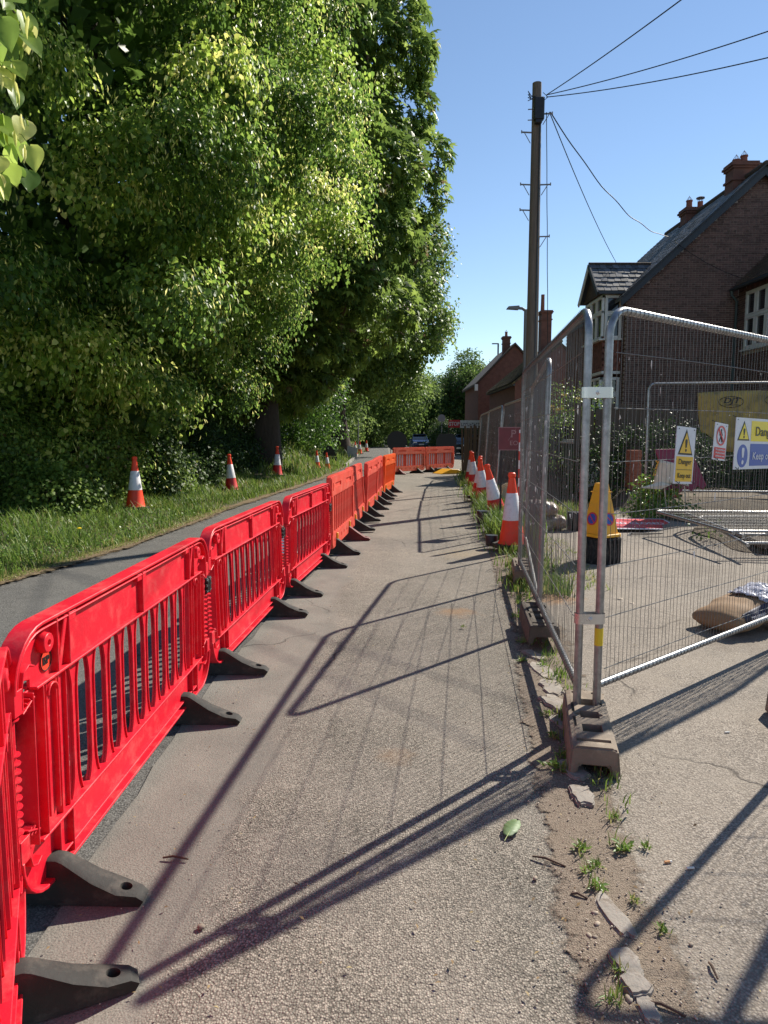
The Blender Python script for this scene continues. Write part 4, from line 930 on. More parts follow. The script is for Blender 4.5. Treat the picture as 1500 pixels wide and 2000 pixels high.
def glass():
    m, t, b = nodes('window_glass'); b.inputs['Base Color'].default_value = (.02, .024, .03, 1); b.inputs['Roughness'].default_value = .04; b.inputs['Specular IOR Level'].default_value = .8
    co = N(t, 'TexCoord').outputs['Object']; bump(t, noise(t, co, 2.5, 2, .5), .15, .02, b); return m
m_glass = glass()
m_curtain = M('net_curtain', (.6, .58, .52), .9, .1, 8)

def brick_wall(house, x0, x1, z0, z1, y, keep, plane='y', nmax=300, pick=None):
    """bricks proud of the mortar; the ones that show largest are objects, the rest one mesh"""
    r = random.Random(5); shared = []
    for k in range(10):
        b = MB(); b.box((0, 0, 0), (.213, .02, .064), tint=.15 + .085 * k); b.t[0] = .15 + .085 * k + 1e-4; me = b.mesh('brick'); me.materials.append(m_brick); shared.append(me)
    sh2 = []
    for k in range(6):
        b = MB(); b.box((0, 0, 0), (.1, .02, .064), tint=.2 + .12 * k); b.t[0] += 1e-4; me = b.mesh('brick'); me.materials.append(m_brick); sh2.append(me)
    rest = MB(); cnt = 0; cands = []
    k = 0; z = z0
    while z < z1:
        x = x0 + (0 if k % 2 else .1125); head = k % 4 == 3
        step = .1125 if head else .225
        if head: x = x0 - .05
        elif k % 2 == 0 and keep(x0, z): cands.append((x0 - .05, z, True, r.random(), 0))
        while x < x1:
            if keep(x, z): cands.append((x, z, head, r.random(), r.uniform(-.0015, .003)))
            x += step
        k += 1; z += .075
    order = sorted(range(len(cands)), key=lambda i: pick(*cands[i][:2])); big = set([i for i in order if not cands[i][2]][:nmax - 20] + [i for i in order if cands[i][2]][:20])
    for i, (x, z, head, tt, dz) in enumerate(cands):
        p = (x, y - .004 - dz, z) if plane == 'y' else (y - .004 - dz, x, z)
        if i in big:
            o = obj('brick', (sh2[int(tt * 6)] if head else shared[int(tt * 10)]), None, house, p)
            if plane != 'y': o.rotation_euler = (0, 0, R(90))
        else:
            d = (.1 if head else .213, .02, .064) if plane == 'y' else (.02, .1 if head else .213, .064)
            rest.box(p, d, tint=.15 + .85 * tt)
    if rest.v: tag(rest.build('bricks', m_brick, house), kind='stuff')
GX0, GX1, GY, EZ, PZ = 8.55, 17.55, 25.0, 6.35, 10.5; PX = (GX0 + GX1) / 2
H = thing('brick_house', 'large brick house with steep gable and white bay window on the right', 'house', (0, 0, 0))
b = MB(); b.prism([(GX0, 0), (GX1, 0), (GX1, EZ), (PX, PZ), (GX0, EZ)], GY + .006, 33.0); b.build('wall', m_mortar, H)
slope = (PZ - EZ) / (PX - GX0)
brick_wall(H, GX0 + .11, 13.9, 1.4, PZ, GY + .006, lambda x, z: z < EZ + slope * (x - .12 - GX0) - .06, 'y', 300, lambda x, z: abs(z - 6.2) + .5 * abs(x - 10.9))
# front wall facing the road (seen beyond the bay)
fw = MB()
for k in range(60):
    y = GY + .11 + (.1125 if k % 2 else 0)
    while y < 33:
        fw.box((GX0 - .002, y, 1.8 + k * .075), (.02, .213, .064), tint=random.uniform(.15, 1)); y += .225
tag(fw.build('bricks', m_brick, H), kind='stuff')
# roof: slate courses on the road slope, dark bargeboard along the verge
rf = MB(); ov = .28
dx, dz = PX - GX0 + ov, (PX - GX0 + ov) * slope; Ls = math.hypot(dx, dz); ux, uz = dx / Ls, dz / Ls
zb = EZ - ov * slope; nrow = 34
b = MB(); b.prism([(GX0 - ov, zb + .05), (PX, PZ + .05), (GX1 + ov, zb + .05), (GX1 + ov, zb + .14), (PX, PZ + .16), (GX0 - ov, zb + .14)], GY - .22, 33.2); roof = b.build('roof', m_lead, H)
sl = MB()
for k in range(nrow):
    s0 = Ls * k / nrow; y = GY - .26 - (.15 if k % 2 else 0)
    while y < 33.2:
        w_ = .3; c0 = Vector((GX0 - ov + ux * s0, 0, zb + .14 + uz * s0)); lift = .022 + random.uniform(0, .012)
        a = c0 + Vector((-uz * lift, 0, ux * lift)); L_ = Ls / nrow * 1.25; e = c0 + Vector((ux * L_, 0, uz * L_))
        ya, yb = max(y, GY - .26), min(y + w_ - .008, 33.2)
        if yb > ya: sl.add([(a.x, ya, a.z), (a.x, yb, a.z), (e.x, yb, e.z + .004), (e.x, ya, e.z + .004), (a.x, ya, a.z - .02), (a.x, yb, a.z - .02)], [(0, 1, 2, 3), (0, 4, 5, 1)], tint=random.uniform(.2, 1))
        y += w_
tag(sl.build('slates', m_slate, roof), kind='stuff')
for s, xe in ((1, GX0 - ov), (-1, GX1 + ov)):
    b = MB(); b.add([(xe, GY - .25, zb - .16), (xe, GY - .25, zb + .10), (PX, GY - .25, PZ + .10), (PX, GY - .25, PZ - .18), (xe, GY - .19, zb - .16), (xe, GY - .19, zb + .10), (PX, GY - .19, PZ + .10), (PX, GY - .19, PZ - .18)], [(0, 1, 2, 3), (7, 6, 5, 4), (0, 4, 5, 1), (1, 5, 6, 2), (3, 2, 6, 7), (0, 3, 7, 4)]); b.build('bargeboard', m_board, H)
    b = MB(); b.bar((xe, GY - .28, zb + .16), (PX, GY - .28, PZ + .16), .10, .05); b.build('verge_slate', m_slate, roof)
b = MB(); b.tube([(PX, GY - .26, PZ + .19), (PX, 33.2, PZ + .19)], .10, 8); b.build('ridge_tile', m_tile, roof)
b = MB(); b.box((GX0 - ov + .03, 29.5, zb - .06), (.1, 7.4, .12)); b.build('gutter', m_board, H)
def chimney(parent, x, y, z0, z1, w_, d_, pots, cowl=None):
    ch = MB(); ch.box((x, y, (z0 + z1) / 2), (w_, d_, z1 - z0))
    for k, e in ((.0, .05), (.08, .10), (.16, .06), (-.42, .05)): ch.box((x, y, z1 - .16 + k), (w_ + 2 * e, d_ + 2 * e, .075))
    c = ch.build('chimney', m_brick_far, parent)
    for px_, py_, hp in pots:
        b = MB(); b.lathe([(.15, 0), (.14, .05), (.12, .12), (.115, hp - .06), (.135, hp - .04), (.135, hp), (.10, hp), (.10, hp - .1)], 14, (x + px_, y + py_, z1 + .05)); b.build('chimney_pot', m_pot, c, smooth=40)
        b = MB()
        for q in range(4):
            a = math.pi * q / 4; b.tube([(x + px_ + .13 * math.cos(a), y + py_ + .13 * math.sin(a), z1 + hp + .04), (x + px_, y + py_, z1 + hp + .24), (x + px_ - .13 * math.cos(a), y + py_ - .13 * math.sin(a), z1 + hp + .04)], .006, 4)
        b.build('wire_guard', m_lead, c)
    return c
chimney(roof, 12.98, 26.35, 9.6, 11.2, .85, .6, [(-.2, 0, .14), (.08, 0, .28)])
c2 = chimney(roof, 12.98, 30.2, 9.5, 10.82, .85, .6, [(-.2, 0, .34)])
b = MB(); b.lathe([(.11, 0), (.11, .3)], 12, (13.24, 30.2, 10.87)); b.build('chimney_pot', m_pot, c2); b = MB(); b.lathe([(.02, .52), (.17, .46), (.17, .42)], 12, (13.24, 30.2, 10.87))
for q in range(4): b.tube([(13.24 + .1 * math.cos(q * 1.57), 30.2 + .1 * math.sin(q * 1.57), 11.17), (13.24 + .1 * math.cos(q * 1.57), 30.2 + .1 * math.sin(q * 1.57), 11.32)], .012, 4)
b.build('cowl', m_board, c2)
# ---- bay with its own little gabled slate roof
BX, BY0, BY1 = 7.86, 25.45, 27.55; BR = 7.74; BYM = (BY0 + BY1) / 2
def window(parent, origin, rz, w_, h_, cols, rows_split, fw_=.07, curtain=False):
    """casement window in the local x-z plane, facing local -y: frame bars, panes set back"""
    t = bpy.data.objects.new('window', None); COL.objects.link(t); t.parent = parent; t.location = origin; t.rotation_euler = (0, 0, rz)
    b = MB()
    for x in (fw_ / 2, w_ - fw_ / 2): b.box((x, 0, h_ / 2), (fw_, .09, h_))
    for z in (fw_ / 2, h_ - fw_ / 2): b.box((w_ / 2, -.002, z), (w_, .09, fw_))
    xs = np.linspace(0, w_, cols + 1)
    for x in xs[1:-1]: b.box((x, -.001, h_ / 2), (fw_, .08, h_))
    zs = [0] + [h_ * s for s in rows_split] + [h_]
    for z in zs[1:-1]: b.box((w_ / 2, -.003, z), (w_, .086, fw_ * .8))
    fr = b.build('frame', m_white, t, bevel=.006)
    for i in range(cols):
        for j in range(len(zs) - 1):
            b = MB(); m_ = .02; x0, x1, z0_, z1_ = xs[i] + fw_ / 2, xs[i + 1] - fw_ / 2, zs[j] + fw_ / 2, zs[j + 1] - fw_ / 2
            for x in (x0 + .018, x1 - .018): b.box((x, -.012, (z0_ + z1_) / 2), (.036, .07, z1_ - z0_))
            for z in (z0_ + .018, z1_ - .018): b.box(((x0 + x1) / 2, -.014, z), (x1 - x0, .07, .036))
            b.build('casement', m_white, t)
            p = MB(); p.box(((x0 + x1) / 2, .012, (z0_ + z1_) / 2), (x1 - x0, .008, z1_ - z0_)); p.build('pane', m_glass, t)
            if curtain:
                q = MB(); q.box((x1 - .09, .10, (z0_ + z1_) / 2), (.16, .02, z1_ - z0_)); q.build('curtain', m_curtain, t)
    b = MB(); b.box((w_ / 2, -.04, -.03), (w_ + .1, .18, .06)); b.build('sill', m_white, t)
    return t
for z0, h_ in ((4.92, 1.52), (2.1, 1.45)):
    window(H, (BX + .06, BY0, z0), 0, GX0 - BX - .08, h_, 1, [.58], .1, True)
    window(H, (BX, BY1, z0), R(-90), BY1 - BY0, h_, 3, [.62], .09)
for cx_b, sz_b, nm in (((.06, 6.49), (-.02, -.1, .12), 'bay_cornice'), ((.1, 4.3), (-.14, -.16, 1.3), 'bay_wall'), ((.1, 1.05), (-.14, -.16, 2.1), 'bay_wall'), ((.05, 4.88), (.1, .12, .05), 'bay_ledge'), ((.05, 3.72), (.1, .12, .1), 'bay_ledge')):
    b = MB(); b.box(((BX + GX0) / 2 + cx_b[0], BYM, cx_b[1]), (GX0 - BX + sz_b[0], BY1 - BY0 + sz_b[1], sz_b[2])); b.build(nm, m_brick_far if nm == 'bay_wall' else m_white, H)
b = MB(); tl = MB()
for k in range(11):
    z = 3.80 + k * .105
    for i in range(8):
        x = BX + .03 + i * .095 + (.047 if k % 2 else 0)
        if x > GX0 - .06: continue
        a = [(x + .046 + .046 * math.cos(q), z + .04 + .05 * math.sin(q)) for q in np.linspace(math.pi, 2 * math.pi, 6)]
        tl.prism([(x, z + .13), (x, z + .04)] + a[1:-1] + [(x + .092, z + .04), (x + .092, z + .13)], BY0 - .03 - .001 * k, BY0 + .07, tint=random.uniform(.2, 1))
    for i in range(22):
        y = BY0 + i * .095 + (.047 if k % 2 else 0); tl.box((BX + .02, y, z + .06), (.03, .088, .13), tint=random.uniform(.2, 1))
tag(tl.build('hung_tiles', m_scallop, H), kind='stuff')
br = MB(); rs = (BR - 6.55) / (BYM - BY0 + .15)
br.prism([(BY0 - .15, 6.55), (BYM, BR), (BY1 + .15, 6.55), (BY1 + .15, 6.48), (BYM, BR - .09), (BY0 - .15, 6.48)], 7.62, 9.9, fn=lambda a, y, z: (y, a, z)); bay_roof = br.build('bay_roof', m_board, H)
rows = 6; Lr = math.hypot(BYM - BY0 + .15, BR - 6.55); vy, vz = (BYM - BY0 + .15) / Lr, (BR - 6.55) / Lr
slates = []
for kk in range(8):
    b = MB(); L_ = Lr / rows * 1.35; w_ = .235
    b.prism([(0, 0), (w_ - .016, 0), (w_ - .016, L_), (0, L_)], 0, .012, fn=lambda a, y, z: (a, z * vy - (y + .02 * (1 - z / L_)) * vz, z * vz + (y + .02 * (1 - z / L_)) * vy), tint=.2 + .1 * kk); b.t[0] += 1e-4; me = b.mesh('slate'); me.materials.append(m_slate); slates.append(me)
for k in range(rows):
    for i in range(10):
        x = 7.62 + i * .235 - (.117 if k % 2 else 0)
        if x < 7.56: x = 7.60
        s0 = Lr * k / rows; o = obj('slate', slates[random.randrange(8)], None, bay_roof, (x, BY0 - .15 + vy * (s0 + (dj := random.uniform(-.02, .02))), 6.55 + vz * (s0 + dj) + .008), (R(random.uniform(-1.5, 1.5)), R(random.uniform(-1.5, 1.5)), R(random.uniform(-1.5, 1.5))))
b = MB(); b.tube([(7.60, BYM, BR + .03), (9.9, BYM, BR + .03)], .06, 8); b.build('ridge_tile', m_tile, bay_roof)
b = MB(); b.prism([(BY0 - .1, 6.52), (BYM, BR - .12), (BY1 + .1, 6.52)], 7.78, 7.86, fn=lambda a, y, z: (y, a, z)); b.build('gable_infill', m_tile, H)
for s in (0, 1):
    ya = BY0 - .17 if s == 0 else BY1 + .17; b = MB(); b.bar((7.59, ya, 6.46), (7.59, BYM, BR - .03), .05, .16); b.build('bargeboard', m_board if s == 0 else m_white, H)
b = MB(); b.bar((7.62, BY0 - .2, 6.50), (GX0, BY0 - .2, 6.50), .09, .09); b.build('bay_gutter', m_board, H)
# ---- side wing with tiled roof, window and downpipe
EX = 12.42; we = 6.75
W = thing('brick_wing', 'brick side wing with white window and tiled roof at the right edge', 'house', (0, 0, 0))
b = MB(); b.prism([(EX + .006, 0), (18, 0), (18, 9), (15.4, 9.7), (EX + .006, we)], 16.5, GY - .03); b.build('wall', m_mortar, W)
brick_wall(W, 22.4, GY - .1, 2.0, we - .05, EX, lambda y, z: not (22.2 < y < 24.35 and 4.25 < z < 6.58), 'x', 200, lambda y, z: abs(z - 6) + abs(y - 24.5))
sol = MB()
for i in range(32): sol.box((EX - .006, 22.0 + i * .075, 6.46), (.02, .065, .215), tint=random.uniform(.2, 1))
tag(sol.build('bricks', m_brick, W), kind='stuff')
window(W, (EX - .01, 24.3, 4.38), R(-90), 2.0, 1.95, 3, [.56], .12)
b = MB(); b.add([(EX - .3, 16.3, we - .22), (EX - .3, GY - .24, we - .22), (15.4, GY - .24, 9.72), (15.4, 16.3, 9.72), (EX - .3, 16.3, we - .34), (EX - .3, GY - .24, we - .34), (15.4, GY - .24, 9.6), (15.4, 16.3, 9.6)], [(0, 1, 2, 3), (7, 6, 5, 4), (0, 4, 5, 1), (1, 5, 6, 2), (2, 6, 7, 3), (3, 7, 4, 0)]); wr = b.build('roof', m_board, W)
tl = MB(); wL = math.hypot(15.7 - EX, 9.72 - we + .22); wx, wz = (15.7 - EX) / wL, (9.72 - we + .22) / wL
for k in range(30):
    s0 = wL * k / 30
    for i in range(17):
        y = GY - .30 - i * .17 - (.085 if k % 2 else 0); lift = .035 + random.uniform(0, .015); a = Vector((EX - .34 + wx * s0 - wz * lift, 0, we - .2 + wz * s0 + wx * lift)); e = Vector((EX - .34 + wx * (s0 + .14), 0, we - .19 + wz * (s0 + .14)))
        tl.add([(a.x, y, a.z), (a.x, y - .162, a.z), (e.x, y - .162, e.z), (e.x, y, e.z), (a.x, y, a.z - .03), (a.x, y - .162, a.z - .03)], [(0, 1, 2, 3), (0, 4, 5, 1)], tint=random.uniform(.2, 1))
tag(tl.build('tiles', m_tile, wr), kind='stuff')
b = MB(); b.tube([(EX - .34, GY - .2, we - .27), (EX - .34, 20, we - .27)], .06, 8); b.build('gutter', m_board, W)
b = MB(); b.tube([(EX - .34, GY - .3, we - .3), (EX - .34, GY - .3, we - .45), (EX - .08, GY - .14, we - .62), (EX - .08, GY - .14, .3)], .045, 8); b.build('downpipe', m_pipe, W, smooth=60)
# ---- cottage with mossy roof further along, its chimney, and the far gable house
C = thing('mossy_cottage', 'low cottage with moss-grown tiled roof behind the telegraph pole', 'house', (0, 0, 0))
b = MB(); b.prism([(8.6, 0), (14.4, 0), (14.4, 5), (11.5, 7.4), (8.6, 5)], 46, 57); b.build('wall', m_brick_far, C)
cr = MB(); cL = math.hypot(3.15, 2.6); cx_, cz_ = 3.15 / cL, 2.6 / cL
for k in range(22):
    for i in range(56):
        s0 = cL * k / 22; y = 45.8 + i * .204; lift = .05 + random.uniform(0, .03); a = (8.35 + cx_ * s0 - cz_ * lift, 4.85 + cz_ * s0 + cx_ * lift); e = (8.35 + cx_ * (s0 + .25), 4.86 + cz_ * (s0 + .25))
        cr.add([(a[0], y, a[1]), (a[0], y + .195, a[1]), (e[0], y + .195, e[1]), (e[0], y, e[1]), (a[0], y, a[1] - .05), (a[0], y + .195, a[1] - .05)], [(0, 1, 2, 3), (0, 4, 5, 1)], tint=random.uniform(.1, 1))
b = MB(); b.prism([(8.35, 4.8), (11.5, 7.42), (14.7, 4.8), (14.7, 4.65), (11.5, 7.28), (8.35, 4.65)], 45.8, 57.2); rr3 = b.build('roof', m_moss, C); tag(cr.build('tiles', m_moss, rr3), kind='stuff')
b = MB(); b.tube([(11.5, 45.8, 7.5), (11.5, 57.2, 7.5)], .12, 6); b.build('ridge_tile', m_moss, rr3)
ch = chimney(rr3, 11.15, 49.0, 6.8, 9.9, .7, .9, []); b = MB(); b.lathe([(.14, 0), (.12, 1.0), (.13, 1.1)], 12, (10.95, 49, 9.95)); b.build('chimney_pot', m_pot, ch)
b = MB(); b.box((8.5, 51.5, 4.72), (.15, 11.4, .12)); b.build('gutter', m_board, C)
G2 = thing('gable_house', 'distant dark brick house with plain gable and single chimney', 'house', (0, 0, 0))
b = MB(); b.prism([(8.35, 0), (14.65, 0), (14.65, 6.0), (11.5, 9.25), (8.35, 6.0)], 62, 72); b.build('wall', m_brick_far, G2)
b = MB(); b.prism([(8.05, 5.75), (11.5, 9.3), (14.95, 5.75), (14.95, 5.95), (11.5, 9.5), (8.05, 5.95)], 61.8, 72.2); r4 = b.build('roof', m_tile, G2); chimney(r4, 10.9, 63, 8.3, 10.1, .62, .7, [(0, 0, .4)])
b = MB(); b.box((8.15, 61.9, 5.6), (.25, .3, .55)); b.build('eaves_box', m_white, G2)
o = MB(); o.prism([(0, 0), (9, 0), (9, 5.4), (4.5, 8.2), (0, 5.4)], 0, 9)
t = thing('white_house', 'white rendered house glimpsed between the far trees', 'house', (12.2, 104, 0)); o.build('wall', m_render, t)
b = MB(); b.prism([(-.4, 5.2), (4.5, 8.3), (9.4, 5.2), (9.4, 5.4), (4.5, 8.5), (-.4, 5.4)], -.3, 9.3); b.build('roof', m_slate, t)
for x in (1.2, 6): window(t, (x, -.02, 3), 0, 1.4, 1.3, 2, [.6], .1)
t = thing('pale_shed', 'pale shed roof glimpsed between trunks on the left', 'shed', (-8.4, 46, .8), R(20))
b = MB(); b.prism([(-2, 0), (2, 0), (2, 1.4), (-2, 1.4)], -2, 2); b.build('wall', m_render, t); b = MB(); b.prism([(-2.3, 1.4), (2.3, 1.4), (2.3, 1.5), (0, 2.3), (-2.3, 1.5)], -2.2, 2.2); b.build('roof', M('pale_roof', (.5, .5, .5), .6), t)

# ================================================================== TELEGRAPH POLE AND WIRES
m_pole = M('weathered_pole', (.155, .125, .098), .85, .28, 2.5, (.07, .055, .045), .6, .005, 26, stretch=(7, 7, .5))
m_cable = M('black_cable', (.012, .012, .013), .6)
PXp, PYp = 3.03, 14.5; lean_x = -.01
T = thing('telegraph_pole', 'tall weathered wooden telegraph pole with step irons and black box', 'pole', (PXp, PYp, 0))
top = Vector((lean_x, 0, 8.38))
b = MB(); b.tube([(.01, 0, 0), (.01, 0, 2), (.01, 0, 4.5), (0, 0, 7), (top.x, 0, top.z)], [.135, .128, .116, .10, .09], 16); b.build('shaft', m_pole, T, smooth=40)
b = MB(); b.box((top.x + .02, -.14, 7.84), (.20, .12, .42)); b.box((top.x + .01, -.15, 7.60), (.14, .1, .08)); b.build('cable_box', m_blackp, T, bevel=.015)
steps = [(7.45, -1), (6.46, -1), (6.46, 1), (5.97, -1), (5.46, 1), (7.80, 1)]
for z, s in steps:
    x = 0; b = MB(); b.bar((x + s * .10, -.02, z), (x + s * .30, -.04, z), .03, .02); b.tube([(x + s * .30, -.04, z - .02), (x + s * .30, -.04, z + .035)], .012, 5); b.tube([(x + s * .12, -.02, z - .2), (x + s * .24, -.03, z - .01)], .008, 5); b.build('step_iron', m_lead, T)
for z in (7.86, 7.66): b = MB(); b.bar((.0, -.1, z), (-.2, -.12, z - .02), .015, .015); b.build('bracket', m_lead, T)
b = MB(); b.tube([(.05, -.115, z) for z in np.linspace(.2, 7.6, 12)], .018, 5); b.build('cable_guard', m_board, T)
b = MB()
for q in range(4):
    a = 1.2 * q; b.tube([(top.x - .12 + .03 * q, -.09, 8.1), (top.x - .2, -.14, 8.17 - .06 * q), (top.x - .14, -.18, 8.0), (top.x + .1, -.16, 7.98), (top.x + .2, -.1, 8.08), (top.x + .12, -.02, 8.2)], .007, 4)
b.build('cable_loop', m_cable, T)
P0 = Vector((PXp + .17, PYp - .05, 8.14)); P0b = Vector((PXp + .24, PYp - .05, 7.82))
def wire(label, a, b_, sag, r_=.009, n=24, wob=0.0):
    a, b_ = Vector(a), Vector(b_); pts = []
    for i in range(n + 1):
        f = i / n; p = a.lerp(b_, f); p.z -= sag * 4 * f * (1 - f) + wob * math.sin(f * 26) * f * (1 - f); pts.append(p)
    m_ = MB(); m_.tube(pts, r_, 5); o = m_.build('overhead_wire', m_cable, smooth=60); return tag(o, label, 'wire', 'overhead wires from the telegraph pole')
wire('steepest overhead wire rising from the pole top to the upper edge', P0, at(1560, -175, 7.5), .05)
wire('middle one of three wires fanning up and right from the pole top', P0, at(1800, -45, 9.0), .10)
wire('lowest one of three wires fanning right from the pole top', P0 - Vector((0, 0, .04)), at(1800, 35, 9.0), .12)
wire('wire slanting down from the pole to the little bay roof', P0b, (8.6, BYM, BR + .1), .15, .010)
wire('wavy wire sagging from the pole to the big gable verge', P0b + Vector((.02, 0, 0)), at(1305, 462, 24.7), .5, .012, 36, .12)
wire('wire crossing the brick gable down to the wing gutter', at(1318, 472, 24.65), at(1445, 542, 24.6), .12, .012)
wire('nearly vertical wire dropping beside the pole', P0b - Vector((.06, 0, 0)), (PXp + .5, PYp + .6, 2.6), .0, .008, 20, .35)
t = thing('street_lamp', 'grey street lamp arm half hidden behind the telegraph pole', 'lamp', (3.86, 19.2, 0))
b = MB(); b.tube([(0, 0, 0), (0, 0, 4.85)], .07, 10); b.build('column', m_lead, t); b = MB(); b.tube([(0, 0, 4.8), (-.12, 0, 4.88), (-.3, 0, 4.9)], .04, 8); b.build('arm', m_lead, t); b = MB(); b.prism([(-.55, 4.86), (-.22, 4.84), (-.2, 4.95), (-.5, 4.93)], -.08, .08); b.build('lantern', m_lead, t, bevel=.01)
t = thing('street_lamp', 'thin distant street lamp above the plain gable house', 'lamp', (13.6, 84, 0))
b = MB(); b.tube([(0, 0, 0), (0, 0, 12.2)], .1, 8); b.build('column', m_board, t); b = MB(); b.box((-.35, 0, 12.2), (.8, .2, .12)); b.build('lantern', m_board, t)
# ================================================================== FAR END OF THE ROAD
def sign_back(label, x, y, poly, z0, legs, extra=None, mat=None, rz=0.0, cat='sign'):
    t = thing('road_sign', label, cat, (x, y, 0), rz)
    b = MB(); b.prism(poly, -.008, .008); b.build('plate', mat or m_black, t)
    if extra: b = MB(); b.prism(extra, -.008, .008); b.build('lower_plate', mat or m_black, t)
    b = MB()
    for lx, lz in legs: b.bar((lx, .02, z0), (lx * 1.1, .06, lz), .03, .03); b.bar((lx, .02, z0 + .2), (lx * 1.1, .5, z0), .03, .03)
    b.bar((legs[0][0], .03, z0 + .35), (legs[-1][0], .03, z0 + .35), .03, .03); b.build('stand', m_steel_dk, t); return t
sign_back('round black back of a road sign standing behind the far barriers', .56, 30, circle(0, 1.2, .44, 32), 0, [(-.25, 1.1), (.25, 1.1)])
sign_back('dark chamfered back of a road sign right of the blue car', 3.05, 34, [(-.5, .55), (.5, .55), (.5, 1.25), (.34, 1.52), (-.34, 1.52), (-.5, 1.25)], 0, [(-.3, .9), (.3, .9)])
x = -107 / FPX * 32.5; zg = bank(x, 32.5)
sign_back('black triangular sign back with plate below on the left verge', x, 32.5, [(-.37, zg + .38), (.37, zg + .38), (.16, zg + .78), (.06, zg + .86), (-.06, zg + .86), (-.16, zg + .78)], zg, [(-.15, zg + .5), (.2, zg + .5)], [(-.38, zg + .06), (.38, zg + .06), (.38, zg + .35), (-.38, zg + .35)])
x = -62 / FPX * 42; zg = bank(x, 42)
sign_back('pale grey square sign back tilted on the grass bend', x, 42, [(-.33, zg + .05), (.28, zg - .08), (.33, zg + .66), (-.28, zg + .82)], zg, [(-.2, zg + .3), (.2, zg + .3)], mat=M('grey_sign_back', (.30, .31, .28), .5), rz=R(12))
m_cblue = M('blue_car_paint', (.03, .06, .16), .25, .05, 3); m_cdark = M('dark_car_paint', (.03, .04, .05), .25, .05, 3); m_lamp = M('headlamp', (.85, .85, .85), .15); m_plate = M('number_plate', (.75, .75, .7), .4)
def car(label, x, y, rz, paint, group):
    t = thing('car', label, 'car', (x, y, 0), rz, group); W_ = .86
    b = MB(); secs = [(-2.05, .35, .62, .74), (-1.95, .28, .78, .82), (-1.0, .24, .94, .86), (0, .24, .96, .87), (1.4, .26, .98, .85), (2.0, .3, .92, .78), (2.1, .38, .75, .7)]   # y, z0, z1, half width
    def loft(secs_):
        vs = [];
        for yy, z0_, z1_, hw in secs_: vs += [(-hw, yy, z0_), (-hw * 1.02, yy, (z0_ + z1_) / 2), (-hw * .92, yy, z1_), (hw * .92, yy, z1_), (hw * 1.02, yy, (z0_ + z1_) / 2), (hw, yy, z0_)]
        n = len(secs_); fs = [(i * 6 + k, i * 6 + (k + 1) % 6, (i + 1) * 6 + (k + 1) % 6, (i + 1) * 6 + k) for i in range(n - 1) for k in range(6)]
        return vs, fs + [tuple(range(6)), tuple((n - 1) * 6 + k for k in range(5, -1, -1))]
    b.add(*loft(secs)); b.build('body', paint, t, smooth=40)
    b = MB(); b.add(*loft([(-1.0, .92, .95, .78), (-.35, .92, 1.42, .68), (.2, .92, 1.48, .67), (1.2, .92, 1.42, .66), (1.9, .92, .98, .72)])); b.build('cabin', m_glass, t, smooth=40)
    b = MB(); b.box((0, .42, 1.475), (1.25, 1.7, .035)); b.build('roof', paint, t, bevel=.015)
    for sx in (-1, 1):
        b = MB(); b.bar((sx * .74, -.98, .94), (sx * .64, -.33, 1.45), .05, .06); b.build('pillar', paint, t)
        b = MB(); b.box((sx * .6, -1.96, .66), (.34, .14, .16)); b.build('headlight', m_lamp, t, bevel=.02)
        b = MB(); b.box((sx * .98, -.85, .98), (.18, .1, .13)); b.build('mirror', paint, t, bevel=.02)
        for yy in (-1.3, 1.3):
            b = MB(); b.prism(circle(yy, .31, .31, 18), sx * .68, sx * .87, fn=lambda a, y_, z: (y_, a, z)); wl = b.build('wheel', m_tyre, t, bevel=.02); b = MB(); b.prism(circle(yy, .31, .19, 14), sx * .86, sx * .88, fn=lambda a, y_, z: (y_, a, z)); b.build('rim', m_lead, wl)
    b = MB(); b.box((0, -2.06, .5), (.52, .03, .12)); b.build('number_plate', m_plate, t); b = MB(); b.box((0, -2.03, .68), (.7, .06, .1)); b.build('grille', m_black, t); b = MB(); b.box((0, -2.05, .36), (1.3, .1, .12)); b.build('bumper', m_black, t, bevel=.02)
    return t
gc = 'cars at the far end of the road'
car('blue car driving towards the camera at the far end of the road', 3.55, 70, R(3), m_cblue, gc)
car('dark parked car half hidden behind the fence, under the banner', 6.15, 52, R(-25), m_cdark, gc)
# protest banner on the far hedge
m_bred = M('banner_red', (.5, .02, .03), .6); m_bwhite = M('banner_white', (.65, .65, .66), .6)
t = thing('banner', 'distant red and white banner starting with STOP above the parked car', 'banner', (5.75, 57, 0))
b = MB(); b.box((0, 0, 2.35), (.95, .02, .62)); b.build('red_part', m_bred, t); b = MB(); b.box((1.35, .0, 2.32), (1.75, .02, .62)); b.build('white_part', m_bwhite, t)
obj('lettering', text_mesh('STOP', .42, .001, 'CENTER', .01), m_bwhite, t, (0, -.015, 2.2), (R(90), 0, 0)).scale = (.85, 1, 1)
b = MB(); r_ = random.Random(3)
for i in range(9): x = .6 + i * .17; b.box((x, -.014, 2.28), (.035, .006, .3)); b.box((x + .06, -.014, 2.18 + .1 * r_.randint(0, 2)), (.1, .006, .05))
b.build('blurred_print', m_navy, t)
b = MB()
for x in (-.45, 1.0, 2.2): b.tube([(x, .03, 0), (x, .03, 2.7)], .03, 6)
b.build('stake', m_oldwood, t)
